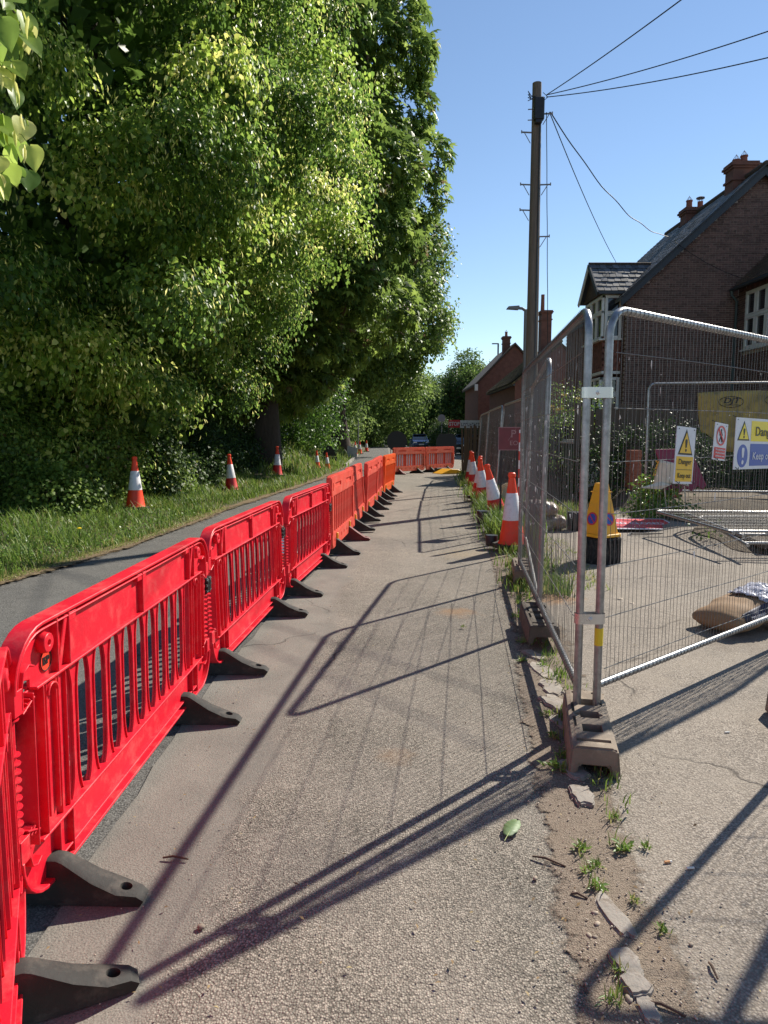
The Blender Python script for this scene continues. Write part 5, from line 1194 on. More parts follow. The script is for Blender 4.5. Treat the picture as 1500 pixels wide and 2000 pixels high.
# black railings
t = thing('railing', 'black metal railings beside the road at the far right', 'railing', (0, 0, 0)); q0, q1 = Vector((3.6, 36, 0)), Vector((5.0, 50, 0))
for i in range(46): p = q0.lerp(q1, i / 45); b = MB(); b.tube([(0, 0, 0), (0, 0, 1.1)], .016, 5); o = b.build('bar', m_black, t); o.location = p
for z in (.15, 1.05): b = MB(); b.bar(q0 + Vector((0, 0, z)), q1 + Vector((0, 0, z)), .03, .04); b.build('rail', m_black, t)
for i, (u, Y, h_, l) in enumerate([(812, 88, 5.5, 'slim grey pole beside the blue car in the distance'), (700, 55, 2.6, 'thin white marker post on the grass bend')]):
    b = MB(); b.tube([(0, 0, 0), (0, 0, h_)], .05, 8); o = b.build('marker_pole', m_lead); o.location = ((u - 750) / FPX * Y, Y, .0); tag(o, l, 'pole')
t = thing('round_sign', 'small grey round road sign on a pole among the far trees', 'sign', (6.2, 75, 0)); b = MB(); b.tube([(0, 0, 0), (0, 0, 3.2)], .05, 8); b.build('post', m_lead, t); b = MB(); b.prism(circle(0, 3.2, .42, 20), -.01, .01); b.build('disc', M('sign_grey', (.2, .21, .24), .5), t)
# ================================================================== TREES AND PLANTS
def unit(a): return a / np.maximum(np.linalg.norm(a, axis=-1, keepdims=True), 1e-9)
def ortho(A, Nn): Nn = Nn - A * np.sum(A * Nn, -1, keepdims=True); return unit(Nn)
def leaf_quads(P, A, Nn, L, W_, kind, fold=.18):
    """P base, A axis, Nn normal -> vertices and quad faces. 'oval' two quads folded on the midrib, 'kite' two thin quads as one quad"""
    S = np.cross(A, Nn); L = L[:, None]; W_ = W_[:, None]; up = Nn * W_ * fold
    if kind == 'oval':
        T = P + A * L - Nn * L * .12; l1 = P + A * L * .22 + S * W_ * .46 + up; l2 = P + A * L * .66 + S * W_ * .40 + up * .8; r1 = P + A * L * .22 - S * W_ * .46 + up; r2 = P + A * L * .66 - S * W_ * .40 + up * .8
        V = np.stack([P, l1, l2, T, r2, r1], 1); i = np.arange(len(P))[:, None] * 6
        F = np.concatenate([i + np.array([[0, 1, 2, 3]]), i + np.array([[0, 3, 4, 5]])]); rep = 2
    else:
        m = P + A * L * .5; V = np.stack([P, m + S * W_ * .5 + up, P + A * L - Nn * L * .08, m - S * W_ * .5 + up], 1); i = np.arange(len(P))[:, None] * 4
        F = i + np.array([[0, 1, 2, 3]]); rep = 1
    return V.reshape(-1, 3), F, rep
def sample_lobes(lobes, n, r, shell=.72, cull=.35, idx=False):
    lobes = np.array(lobes, float); c, rad = lobes[:, :3], lobes[:, 3:6]
    k = r.choice(len(c), n, p=(lambda q: q / q.sum())(rad.prod(1) ** (2 / 3)))
    d = unit(r.normal(size=(n, 3))); q = r.uniform(.70, 1.04, (n, 1)); P = c[k] + d * rad[k] * q
    mind = np.full(n, 9.0)
    for j in range(len(c)): mind = np.minimum(mind, np.where(k == j, 9, np.linalg.norm((P - c[j]) / rad[j], axis=1)))
    keep = (mind > shell) | (r.random(n) < .12)
    O = unit(d / rad[k]); face = np.sum(O * unit(np.array([0, 0, 1.5]) - P), 1)
    keep &= (face > -.25) | (r.random(n) < cull) ; keep &= P[:, 2] > .15
    return (P[keep], O[keep], k[keep]) if idx else (P[keep], O[keep])
def spray_leaves(P, O, per, r, twig=.6, spread=.16, droop=.55, size=.09, aspect=.85, kind='oval', tint_lo=.0, tint_hi=.7, hang=.7, flat_=.6, upn=.6, jit=.45, sunb=0.0, base=None):
    n = len(P); d = unit(O * .7 + np.array([0, 0, -droop]) + r.normal(size=(n, 3)) * .35)
    ts = r.uniform(.05, 1, (n, per)); st = r.uniform(.6, 1.3, (n, 1)) * twig
    pos = P[:, None] + d[:, None] * (ts * st)[..., None] + r.normal(size=(n, per, 3)) * spread; pos[..., 2] -= (ts ** 2) * st * .25
    A = unit(d[:, None] * .6 + np.array([0, 0, -hang]) + r.normal(size=(n, per, 3)) * .5); Nn = ortho(A, O[:, None] * flat_ + np.array([0, 0, upn]) + np.array(sv) * sunb + r.normal(size=(n, per, 3)) * jit)
    m = n * per; base = np.repeat(r.uniform(tint_lo, tint_hi, n) if base is None else base, per); tint = np.clip(base + r.normal(0, .10, m), 0, 1)
    L = size * r.uniform(.65, 1.2, m); return pos.reshape(m, 3), A.reshape(m, 3), Nn.reshape(m, 3), L, L * aspect, tint
def foliage_obj(name, parts, mat, parent=None):
    Vs, Fs, Ts = [], [], []; off = 0
    for (P, A, Nn, L, W_, tint, kind) in parts:
        V, F, rep = leaf_quads(P, A, Nn, L, W_, kind); Vs.append(V); Fs.append(F + off); off += len(V); Ts.append(np.concatenate([tint] * rep))
    return obj(name, nmesh(name, np.concatenate(Vs), np.concatenate(Fs), np.concatenate(Ts)), mat, parent)
lime_stops = [(0, (.04, .085, .016)), (.35, (.10, .19, .028)), (.75, (.26, .37, .055)), (.86, (.54, .55, .15)), (1, (.66, .65, .24))]
m_lime = leafmat('lime_leaves', lime_stops, .5, .42, .35)
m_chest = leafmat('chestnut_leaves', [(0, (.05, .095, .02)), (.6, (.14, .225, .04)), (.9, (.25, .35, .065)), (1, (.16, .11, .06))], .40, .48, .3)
m_bright = leafmat('maple_leaves', [(0, (.03, .075, .012)), (.6, (.075, .17, .02)), (1, (.14, .25, .035))], .42, .42)
m_fartree = leafmat('far_leaves', [(0, (.035, .07, .016)), (.6, (.085, .15, .03)), (1, (.20, .28, .07))], .4, .65, .2)
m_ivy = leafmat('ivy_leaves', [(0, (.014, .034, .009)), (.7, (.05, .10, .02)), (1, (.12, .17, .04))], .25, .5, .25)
m_grass = leafmat('grass_blades', [(0, (.04, .085, .012)), (.5, (.09, .17, .022)), (.8, (.16, .24, .04)), (1, (.33, .27, .12))], .3, .5, .3)
m_bark = M('bark', (.055, .042, .032), .95, .4, 5, (.09, .085, .06), .4, .02, 20, stretch=(3, 3, .6))
m_weed = leafmat('weed_leaves', [(0, (.05, .11, .016)), (.6, (.11, .21, .03)), (1, (.22, .30, .06))], .3, .4)

def trunk(parent, base, top, r0, limbs, r, name='trunk', reach=1.0):
    b = MB(); base, top = Vector(base), Vector(top); pts = [base.lerp(top, f) + Vector((r.normal() * .08, r.normal() * .08, 0)) * (f > 0) for f in np.linspace(0, 1, 7)]
    rr = [r0 * (1.35 if i == 0 else 1 - .55 * i / 6) for i in range(7)]; b.tube(pts, rr, 12)
    for _ in range(limbs):
        f = r.uniform(.35, .95); a = r.uniform(0, 2 * math.pi); p = base.lerp(top, f); L_ = reach * r.uniform(.35, .7) * (top - base).length * (1.1 - f * .6)
        e = p + Vector((math.cos(a) * L_ * .8, math.sin(a) * L_ * .8, L_ * .45)); m_ = p.lerp(e, .5) + Vector((0, 0, L_ * .12)); b.tube([p, m_, e], [r0 * .4 * (1.2 - f), r0 * .25 * (1.2 - f), .02], 7)
    return b.build(name, m_bark, parent, smooth=60)
# ---------- the great lime tree on the left
r1 = np.random.default_rng(11)
LT = thing('lime_tree', 'huge lime tree in yellow-green flower filling the upper left', 'tree', (0, 0, 0))
LC = np.array([-6.5, 15.6]); KY = 1.45; prof = [(.6, 1.9), (2, 2.9), (3.2, 3.7), (4.5, 4.6), (7.7, 5.75), (10, 5.6), (13, 4.4), (16, 1.8)]
def Rz(z): return float(np.interp(z, [p[0] for p in prof], [p[1] for p in prof]))
lobes = []
for z in np.arange(.8, 15, .95):       # boughs: flat drooping layers with dark hollows between them
    R_ = Rz(z); nl = max(5, int(2 * math.pi * R_ * 1.2 / 2.1)); ph = r1.uniform(0, 6.28)
    for k in range(nl):
        a = ph + 2 * math.pi * k / nl + r1.normal() * .22; rad = r1.uniform(.55, 1.45); q = (R_ - rad * .75) * r1.uniform(.74, 1.13)
        lobes.append((LC[0] + q * math.cos(a), LC[1] + KY * q * math.sin(a), z + r1.normal() * .45, rad, rad, rad * r1.uniform(.3, .5)))
lobes = [l for l in lobes if not (l[1] > LC[1] + 3 and l[0] < LC[0] + 1) and l[0] > -.7 * l[1] - 2]
P, O, K = sample_lobes(lobes, 44000, r1, .92, .06, True); lt = r1.uniform(.1, .76, len(lobes))
vis = (P[:, 0] > -9.8) & ((P[:, 1] < LC[1] + 1) | (P[:, 0] > -4.5)) & (P[:, 2] < 13.5) & (P[:, 0] > -.62 * P[:, 1] - 1); vis &= ~((P[:, 2] < 2.1) & (P[:, 0] > -5.0 - .25 * (P[:, 1] < 14))); vis &= (O[:, 2] > -.35) | (r1.random(len(P)) < .45); P, O, K = P[vis], O[vis], K[vis]; bt = np.clip(lt[K] + r1.normal(0, .1, len(P)) + .12 * O[:, 2], 0, .8)  # upward-facing sprays tinted lighter, standing in for light on the tops
a1 = spray_leaves(P, O, 15, r1, .5, .09, .6, .095, .9, 'oval', .0, .8, .7, .8, .35, .40, .7, bt)
sel = r1.random(len(P)) < np.clip(.55 + .7 * O[:, 2] + .5 * (lt[K] - .35), .1, 1); Pb, Ob = P[sel], O[sel]  # pale bracts favour upward sprays, to brighten the tops
a2 = spray_leaves(Pb, Ob, 8, r1, .55, .09, .85, .105, .24, 'kite', .82, 1.0, 1.2, .6, .3, .4, .7)
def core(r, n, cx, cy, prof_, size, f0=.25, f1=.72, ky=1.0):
    """inner leaves that close the crown, tinted dark to stand for the shade inside"""
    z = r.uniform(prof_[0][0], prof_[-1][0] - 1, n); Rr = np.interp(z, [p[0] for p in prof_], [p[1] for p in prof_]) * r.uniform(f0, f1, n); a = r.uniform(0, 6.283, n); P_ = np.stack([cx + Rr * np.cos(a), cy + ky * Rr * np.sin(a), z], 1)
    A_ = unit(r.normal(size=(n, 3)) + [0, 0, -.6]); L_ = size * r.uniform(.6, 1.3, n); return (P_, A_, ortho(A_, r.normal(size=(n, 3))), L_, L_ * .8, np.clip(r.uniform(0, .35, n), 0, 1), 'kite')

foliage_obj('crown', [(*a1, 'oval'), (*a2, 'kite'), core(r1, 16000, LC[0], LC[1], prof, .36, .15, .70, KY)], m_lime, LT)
trunk(LT, (LC[0], LC[1], 0), (LC[0] + .3, LC[1], 13), .5, 14, r1, reach=.7)
# ---------- lime branch reaching in at the top left from a tree beside the camera
NT = thing('lime_tree', 'near lime tree, only a sprig of big bright leaves showing at top left', 'tree', (-5.6, 3.4, 0)); o_ = Vector((-5.6, 3.4, 0))
b = MB(); b.tube([(0, 0, 0), (.05, 0, 2.2), (0, .1, 4.6), (.1, .1, 7)], [.32, .24, .18, .08], 10); b.build('trunk', m_bark, NT, smooth=60)
tips = [at(30, 40, 3.1), at(62, 60, 3.2), at(5, 95, 3.0), at(-15, 150, 3.05), at(8, 235, 3.05), at(14, 262, 3.1), at(-12, 300, 3.0), at(2, 330, 3.05), at(-30, 10, 3.0), at(20, 5, 3.1)]
b = MB()
for tp in tips[::2]: b.tube([Vector((0, .1, 3.9)), Vector((1.6, -.1, 4.3)), tp - o_ + Vector((-.5, 0, .35)), tp - o_ + Vector((0, 0, .03))], [.06, .035, .012, .004], 6)
b.build('branch', m_bark, NT, smooth=60)
Pn = []; 
for tp in tips:
    for _ in range(5): Pn.append(np.array(tp - o_) + r1.normal(size=3) * np.array([.045, .07, .05]))
for _ in range(120): Pn.append(np.array([-1.9, -.2, 2.6]) + np.array([5.6 - 2.2 - 1.0, 0, .8]) + r1.normal(size=3) * np.array([.3, .5, .5]))
Pn = np.array(Pn); Pn = Pn[(Pn[:, 0] + o_.x) / (Pn[:, 1] + o_.y) < -.485]; On = np.tile([.4, -.6, .3], (len(Pn), 1))
Pq, Aq, Nq, Lq, Wq, tq = spray_leaves(Pn, On, 1, r1, .02, .01, .9, .108, .9, 'oval', .45, .78, 1.1, .9)
wid = np.array([.10, .62, .92, 1.0, .93, .78, .58, .36, .14, .02]); ff = np.array([0, .04, .14, .28, .42, .56, .70, .82, .93, 1.0]); V = []; F = []; T = []
for q in range(len(Pq)):
    S_ = np.cross(Aq[q], Nq[q]); cur = r1.uniform(.1, .45); cup = r1.uniform(.05, .3); base_i = len(V)
    for w_, f_ in zip(wid, ff):
        c_ = Pq[q] + Aq[q] * f_ * Lq[q] - Nq[q] * cur * f_ * f_ * Lq[q] * .5
        for sd_ in (-1, -.5, 0, .5, 1): V.append(c_ + S_ * sd_ * w_ * Wq[q] * .5 + Nq[q] * (cup * abs(sd_) * w_ * Wq[q] * .5 + .002 * math.sin(9 * f_ + 5 * sd_)) - Aq[q] * (.06 * Lq[q] * (abs(sd_) if f_ < .1 else 0)))
    for i_ in range(9):
        for j_ in range(4): F.append((base_i + i_ * 5 + j_, base_i + i_ * 5 + j_ + 1, base_i + i_ * 5 + j_ + 6, base_i + i_ * 5 + j_ + 5)); T.append(tq[q])
obj('leaves', nmesh('leaves', V, F, T, smooth=True), m_lime, NT)
b = MB()
for q in range(len(Pq)): p_ = Vector(Pq[q]); b.tube([p_, p_ + Vector((-.03, 0, .045)), p_ + Vector((-.06, .02, .06))], .0014, 4)
tag(b.build('leaf_stalk', m_weed, NT), kind='stuff')
a2 = spray_leaves(Pn[::2], On[::2], 2, r1, .05, .02, .9, .09, .2, 'oval', .8, .95, 1.2); tag(foliage_obj('bracts', [(*a2, 'oval')], m_lime, NT), kind='stuff')
# ---------- horse chestnut behind it
r2 = np.random.default_rng(5)
def palmate(P, O, r, size=.24, kmax=6):
    n = len(P); A0 = unit(O * .7 + np.array([0, 0, -.35]) + r.normal(size=(n, 3)) * .45); N0 = ortho(A0, O * .4 + np.array([0, 0, .7]) + np.array(sv) * .5 + r.normal(size=(n, 3)) * .35); S0 = np.cross(A0, N0)
    out = []; L0 = size * r.uniform(.7, 1.2, n); t0 = np.clip(r.uniform(0, .85, n) + r.normal(0, .05, n), 0, .92)
    br = r.random(n) < .025; t0[br] = 1.0
    for k in range(kmax):
        ang = R(-105 + 210 * k / (kmax - 1)); A = unit(A0 * math.cos(ang) + S0 * math.sin(ang) - N0 * .28); Nn = ortho(A, N0); L = L0 * (.62 + .38 * math.cos(ang * .8)); out.append((P, A, Nn, L, L * .36, np.clip(t0 + r.normal(0, .03, n), 0, 1), 'kite'))
    return out
CT = thing('chestnut_tree', 'tall horse chestnut with dark palmate leaves right of the lime tree', 'tree', (0, 0, 0))
CC = np.array([-4.3, 26.0]); prof2 = [(3.0, 2.4), (5, 4.6), (7, 5.9), (11, 6.1), (14, 5.8), (18, 5.0), (23, 2)]
lobes = []
for z in np.arange(3.4, 22.5, 1.3):
    R_ = float(np.interp(z, [p[0] for p in prof2], [p[1] for p in prof2])); nl = max(5, int(2 * math.pi * R_ / 3.1)); ph = r2.uniform(0, 6.28)
    for k in range(nl):
        a = ph + 2 * math.pi * k / nl + r2.normal() * .15; rad = r2.uniform(.9, 2.0); q = (R_ - rad * .85) * r2.uniform(.82, 1.1); lobes.append((CC[0] + q * math.cos(a), CC[1] + q * math.sin(a), z + r2.normal() * .3, rad, rad, rad * .7))
P, O = sample_lobes(lobes, 90000, r2, .85, .10); vis = (P[:, 0] > -7.5) & (P[:, 1] < CC[1] + 3.5) & ((P[:, 0] > -5.0) | (P[:, 2] < 6)); P, O = P[vis], O[vis]; 
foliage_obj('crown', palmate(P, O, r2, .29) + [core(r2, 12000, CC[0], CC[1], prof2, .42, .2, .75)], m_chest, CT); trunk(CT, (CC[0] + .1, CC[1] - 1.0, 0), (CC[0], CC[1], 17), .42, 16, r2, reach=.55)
# ---------- further trees
def tree(label, name, x, y, h, rad, z0, n, leaf, mat, seed, tr=.3, group=None, squash=1.0, zbase=None, per=14, tl=(0, .8), cull=.12, lobe_r=(.22, .36), shell=.8):
    r = np.random.default_rng(seed); t = thing(name, label, 'tree', (0, 0, 0), 0, group); zb = bank(x, y) if zbase is None else zbase; lobes = []
    for z in np.arange(z0, h, rad * .26):
        f = (z - z0) / max(.1, h - z0); R_ = rad * (math.sin(math.pi * min(1, .22 + .74 * f)) ** .7); nl = max(4, int(2 * math.pi * R_ / (rad * .5))); ph = r.uniform(0, 6.28)
        for k in range(nl):
            a = ph + 2 * math.pi * k / nl + r.normal() * .2; q_ = rad * r.uniform(*lobe_r); q = max(0, R_ - q_ * .8) * r.uniform(.75, 1.12); lobes.append((x + q * math.cos(a), y + q * math.sin(a), z + r.normal() * rad * .06, q_, q_, q_ * .7))
    P, O = sample_lobes(lobes, n, r, shell, cull); a = spray_leaves(P, O, per, r, leaf * 2.6, leaf * 1.0, .4, leaf, .75, 'kite', tl[0], tl[1], .5)
    foliage_obj('crown', [(*a, 'kite')], mat, t); trunk(t, (x, y, zb - .1), (x, y, h * .85), tr, 10, r); return t
gt = 'trees beyond the verge and down the road'
tree('broad tree with a thick dark trunk standing at the road bend', 'broadleaf_tree', -2.95, 48, 19, 7.3, 6.0, 24000, .25, m_chest, 21, .55, gt, per=10, lobe_r=(.16, .3))
tree('small bright green maple with low leaves left of the thick trunk', 'maple_tree', -4.4, 33.5, 7.2, 2.6, 1.0, 3200, .13, m_bright, 22, .12, gt, per=14)
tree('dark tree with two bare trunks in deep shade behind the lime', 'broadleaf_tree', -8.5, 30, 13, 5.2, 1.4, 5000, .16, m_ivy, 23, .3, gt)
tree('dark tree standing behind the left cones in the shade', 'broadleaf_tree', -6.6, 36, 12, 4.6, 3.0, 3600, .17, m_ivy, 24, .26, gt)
far = [(-7, 64, 15, 6, 1.5, 'rounded tree filling the gap beyond the thick trunk'), (-1.5, 84, 14, 6.5, 1.6, 'tree at the road bend left of the blue car'), (3.2, 118, 13, 6, 1.5, 'sunlit yellow-green tree straight above the blue car'), (9.0, 128, 12, 5.5, 2.0, 'pale tree right of the sunlit one down the road'),
       (11.5, 92, 9.5, 3.0, 1.8, 'light green tree left of the plain gable house'), (13.5, 112, 13.5, 5.0, 2.5, 'sunlit pale tree rising beside the distant gable'), (-9, 96, 16, 7, 1.5, 'big tree far behind the verge on the left'), (-14, 52, 15, 6, 1.5, 'shaded tree deep behind the verge'), (6.4, 100, 8, 3.0, 1.0, 'small rounded tree behind the round grey sign')]
for i, (x, y, h, rad, z0, l) in enumerate(far): tree(l, 'broadleaf_tree', x, y, h, rad, z0, 5200, .36 if y > 80 else .28, m_fartree, 40 + i, .25, gt, zbase=0 if x > -2 else None, per=9, tl=(.1, 1), lobe_r=(.18, .36), shell=.7)
tree('dark narrow ivy-clad trunk near the far banner', 'ivy_tree', 8.6, 90, 9.5, 1.1, .6, 1500, .25, m_ivy, 71, .45, gt, zbase=0, per=10)
# ---------- shrubs and hedges
def shrub(label, name, lobes, n, leaf, mat, seed, group=None, per=12, tl=(0, .8), kind='kite', cull=.15, asp=.6, stems=6):
    r = np.random.default_rng(seed); t = thing(name, label, 'shrub', (0, 0, 0), 0, group); P, O = sample_lobes(lobes, n, r, .8, cull); a = spray_leaves(P, O, per, r, leaf * 3, leaf * 1.3, .25, leaf, asp, kind, tl[0], tl[1], .4); foliage_obj('foliage', [(*a, kind)], mat, t)
    b = MB(); 
    for k in range(stems): l = lobes[k % len(lobes)]; b.tube([(l[0] + r.normal() * .1, l[1] + r.normal() * .1, 0), (l[0], l[1], l[2])], [.03, .01], 5)
    b.build('stem', m_bark, t); return t
def row(p0, p1, n, rad, zc, seed, jz=.2):
    r = np.random.default_rng(seed); return [(p0[0] + (p1[0] - p0[0]) * i / (n - 1) + r.normal() * .2, p0[1] + (p1[1] - p0[1]) * i / (n - 1) + r.normal() * .2, zc + r.normal() * jz, rad * r.uniform(.8, 1.25), rad * r.uniform(.8, 1.25), rad * r.uniform(.8, 1.2)) for i in range(n)]
gs = 'undergrowth on the left verge'
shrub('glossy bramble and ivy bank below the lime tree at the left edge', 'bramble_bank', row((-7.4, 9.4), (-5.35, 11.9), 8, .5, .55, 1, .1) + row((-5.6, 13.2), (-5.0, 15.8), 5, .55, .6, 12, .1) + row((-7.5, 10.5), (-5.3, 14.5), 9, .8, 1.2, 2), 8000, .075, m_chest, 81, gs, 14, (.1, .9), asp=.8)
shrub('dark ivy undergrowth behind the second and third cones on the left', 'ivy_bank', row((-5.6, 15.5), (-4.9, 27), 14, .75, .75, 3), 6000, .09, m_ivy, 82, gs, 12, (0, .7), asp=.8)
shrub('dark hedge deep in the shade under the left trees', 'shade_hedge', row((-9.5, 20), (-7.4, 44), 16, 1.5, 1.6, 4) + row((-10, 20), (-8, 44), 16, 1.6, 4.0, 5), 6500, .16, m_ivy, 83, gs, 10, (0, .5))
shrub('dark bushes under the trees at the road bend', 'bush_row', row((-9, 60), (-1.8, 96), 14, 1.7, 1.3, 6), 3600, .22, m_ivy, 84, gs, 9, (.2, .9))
shrub('rounded clipped dark bush right of the blue car', 'clipped_bush', [(7.0, 84, 1.6, 1.3, 1.3, 1.6)], 1200, .16, m_ivy, 85, None, 9, (.3, 1))
shrub('tall dark hedge behind the railings at the far right', 'dark_hedge', row((5.0, 62), (9.5, 58), 8, 1.1, 1.1, 7), 2500, .15, m_ivy, 86, None, 9, (0, .6))
gg = 'dark garden shrubs in front of the big house'
shrub('tall dark evergreen shrubs beneath the bay window', 'evergreen_shrub', row((5.2, 19.5), (8.2, 22.5), 8, .9, 1.2, 8), 3600, .07, m_ivy, 87, gg, 12, (0, .6))
shrub('low shrubs tinted dark for shade behind the leaning boards in the yard', 'evergreen_shrub', row((4.6, 14.2), (9.0, 14.2), 12, .6, .7, 9, .12) + row((4.8, 14.6), (9.2, 14.6), 9, .5, 1.1, 19, .1), 5000, .055, m_ivy, 88, gg, 12, (0, .4))  # low leaf tint stands in for the shade at the back of the yard
# rose with yellow blooms
RO = thing('rose_bush', 'climbing rose with pale yellow blooms behind the mesh fence', 'rose', (0, 0, 0)); r = np.random.default_rng(9)
P, O = sample_lobes([(4.15, 17.2, 2.2, .55, .4, .45), (4.9, 17.4, 2.3, .6, .4, .4), (4.4, 17.4, 1.3, .6, .4, .7)], 500, r, .6); a = spray_leaves(P, O, 6, r, .2, .08, .2, .06, .7, 'kite', .3, 1, .3); foliage_obj('foliage', [(*a, 'kite')], m_weed, RO)
m_bloom = M('yellow_petals', (.8, .62, .16), .6, .2, 9)
for u, v in ((1103, 773), (1078, 795), (1088, 802), (1095, 800), (1132, 780), (1126, 803)):
    c = at(u, v, 16.9); b = MB()
    for k in range(11):
        a_ = k * 2.4; rr5 = .012 + .006 * k; d = Vector((math.cos(a_), math.sin(a_) * .6, .5)).normalized(); s_ = d.orthogonal().normalized() * .04; p = c + d * rr5; b.add([p - s_, p + d * .045 + s_ * .2, p + s_, p - d * .01], [(0, 1, 2, 3)])
    b.build('bloom', m_bloom, RO)
b = MB(); b.tube([(4.3, 17.3, 0), (4.2, 17.2, 1.2), (4.6, 17.2, 2.2)], .015, 5); b.tube([(4.4, 17.3, 0), (4.7, 17.2, 1.6), (5.2, 17.2, 2.5)], .012, 5); b.build('stem', m_bark, RO)

# ---------- grass
def blades(pts, h, r, lean=.45, wid=.006, tint=(.1, .9)):
    n = len(pts); pts = np.asarray(pts); az = r.uniform(0, 6.283, n); H_ = h * r.uniform(.45, 1.25, n); d = np.stack([np.cos(az), np.sin(az), np.zeros(n)], 1); s = np.stack([-np.sin(az), np.cos(az), np.zeros(n)], 1) * (wid * r.uniform(.7, 1.4, n))[:, None]; ln = (lean * r.uniform(.2, 1.6, n) * H_)[:, None]; z = np.array([0, 0, 1.0]); Hc = H_[:, None]
    V = np.stack([pts - s, pts + s, pts + s * .8 + d * ln * .35 + z * Hc * .6, pts - s * .8 + d * ln * .35 + z * Hc * .6, pts + d * ln * 1.0 + z * Hc + s * .1, pts + d * ln * 1.0 + z * Hc - s * .1], 1).reshape(-1, 3); i = np.arange(n)[:, None] * 6
    t = np.clip(r.uniform(tint[0], tint[1], n), 0, 1); return V, np.concatenate([i + np.array([[0, 1, 2, 3]]), i + np.array([[3, 2, 4, 5]])]), np.concatenate([t, t])
def grass_obj(name, label, groups):
    Vs, Fs, Ts = [], [], []; off = 0
    for V, F, t in groups: Vs.append(V); Fs.append(F + off); Ts.append(t); off += len(V)
    return tag(obj(name, nmesh(name, np.concatenate(Vs), np.concatenate(Fs), np.concatenate(Ts)), m_grass), label, 'grass', kind='stuff')
r = np.random.default_rng(3)
def vpts(n, y0, y1, d0, d1, pw=1.0):
    y = y0 + (y1 - y0) * r.random(n) ** 1.5; out = []
    for yy in y:
        d = d0 + (d1 - d0) * r.random() ** pw; x = interp(LEFT, yy) - d; out.append((x, yy, bank(x, yy)))
    return np.array(out)
def clump(pts, k, s, zf): 
    out = []
    for p in pts:
        for q in range(k): x = p[0] + r.normal() * s; y = p[1] + r.normal() * s; out.append((x, y, zf(x, y)))
    return np.array(out)
def vz(x, y): return bank(x, y)
ga_ = vpts(14000, 5.5, 20, .10, 2.6, 1.1); gb_ = vpts(9000, 16, 46, .05, 4.5); gc_ = clump(vpts(420, 6, 26, .25, 2.6), 26, .10, vz); gd_ = vpts(9000, 5.5, 14, -.02, .35); ge_ = clump(vpts(500, 24, 60, .3, 6), 14, .25, vz)
grass_obj('verge_grass', 'long green grass growing along the left verge', [blades(ga_, .10, r, .6, .006, (.2, 1)), blades(gb_, .18, r, .5, .011, (.3, 1)), blades(gc_, .20, r, .65, .007, (.2, .9)), blades(gd_, .035, r, 1.2, .005, (.75, 1.0)), blades(ge_, .38, r, .5, .018, (.3, .95))])
# low broad-leaved weeds in the verge
P = vpts(5200, 5.5, 13, .15, 2.4); P[:, 2] += r.uniform(.03, .14, len(P)); n = len(P); A = unit(r.normal(size=(n, 3)) * [1, 1, .4]); Nn = ortho(A, np.tile([0, 0, 1.0], (n, 1)) + r.normal(size=(n, 3)) * .35); L = r.uniform(.02, .055, n)
tag(foliage_obj('verge_weeds', [(P, A, Nn, L, L * .8, np.clip(r.uniform(.1, .9, n), 0, 1), 'kite')], m_weed), 'low clover and nettle leaves among the verge grass', 'weeds', kind='stuff')
# dandelion
b = MB(); b.tube([(0, 0, 0), (.01, 0, .16)], .003, 5); t = thing('dandelion', 'single yellow dandelion in the left verge grass', 'flower', (interp(LEFT, 9.2) - .62, 9.2, bank(interp(LEFT, 9.2) - .62, 9.2) + .06)); b.build('stalk', m_weed, t); b = MB(); b.lathe([(.0, .165), (.028, .17), (.03, .178), (.0, .19)], 12); b.build('bloom', M('dandelion_yellow', (.85, .6, .01), .6), t)
# grass between path and fence, and in the yard corner
def right_pts(n, y0, y1, e0, e1):
    y = r.uniform(y0, y1, n); e = r.uniform(e0, e1, n); return np.array([(interp(RIGHT, a) + q, a, .03) for a, q in zip(y, e)])
gq = lambda x, y: .03
gr = [blades(clump(right_pts(70, 2.6, 6.4, .02, .16), 9, .03, gq) - np.array([0, 0, .02]), .05, r, .7, .003, (.2, 1)), blades(clump(right_pts(60, 6.2, 9.0, .05, .55), 26, .07, gq), .12, r, .6, .005, (.2, 1)), blades(clump(right_pts(150, 9.2, 15, .0, .55), 40, .10, gq), .28, r, .55, .007, (.3, .8)), blades(clump(right_pts(70, 15, 27, -.1, .6), 26, .14, gq), .22, r, .55, .01, (.4, 1)), blades(right_pts(1500, 6.4, 9.6, .25, .95), .05, r, .9, .004, (.7, 1)), blades(clump(np.array([(x, y, .03) for x, y in zip(r.uniform(2.2, 3.3, 90), r.uniform(10.5, 13, 90))]), 34, .12, gq), .25, r, .5, .008, (.5, 1))]
grass_obj('path_edge_grass', 'rough grass between the footway edge and the mesh fence', gr)
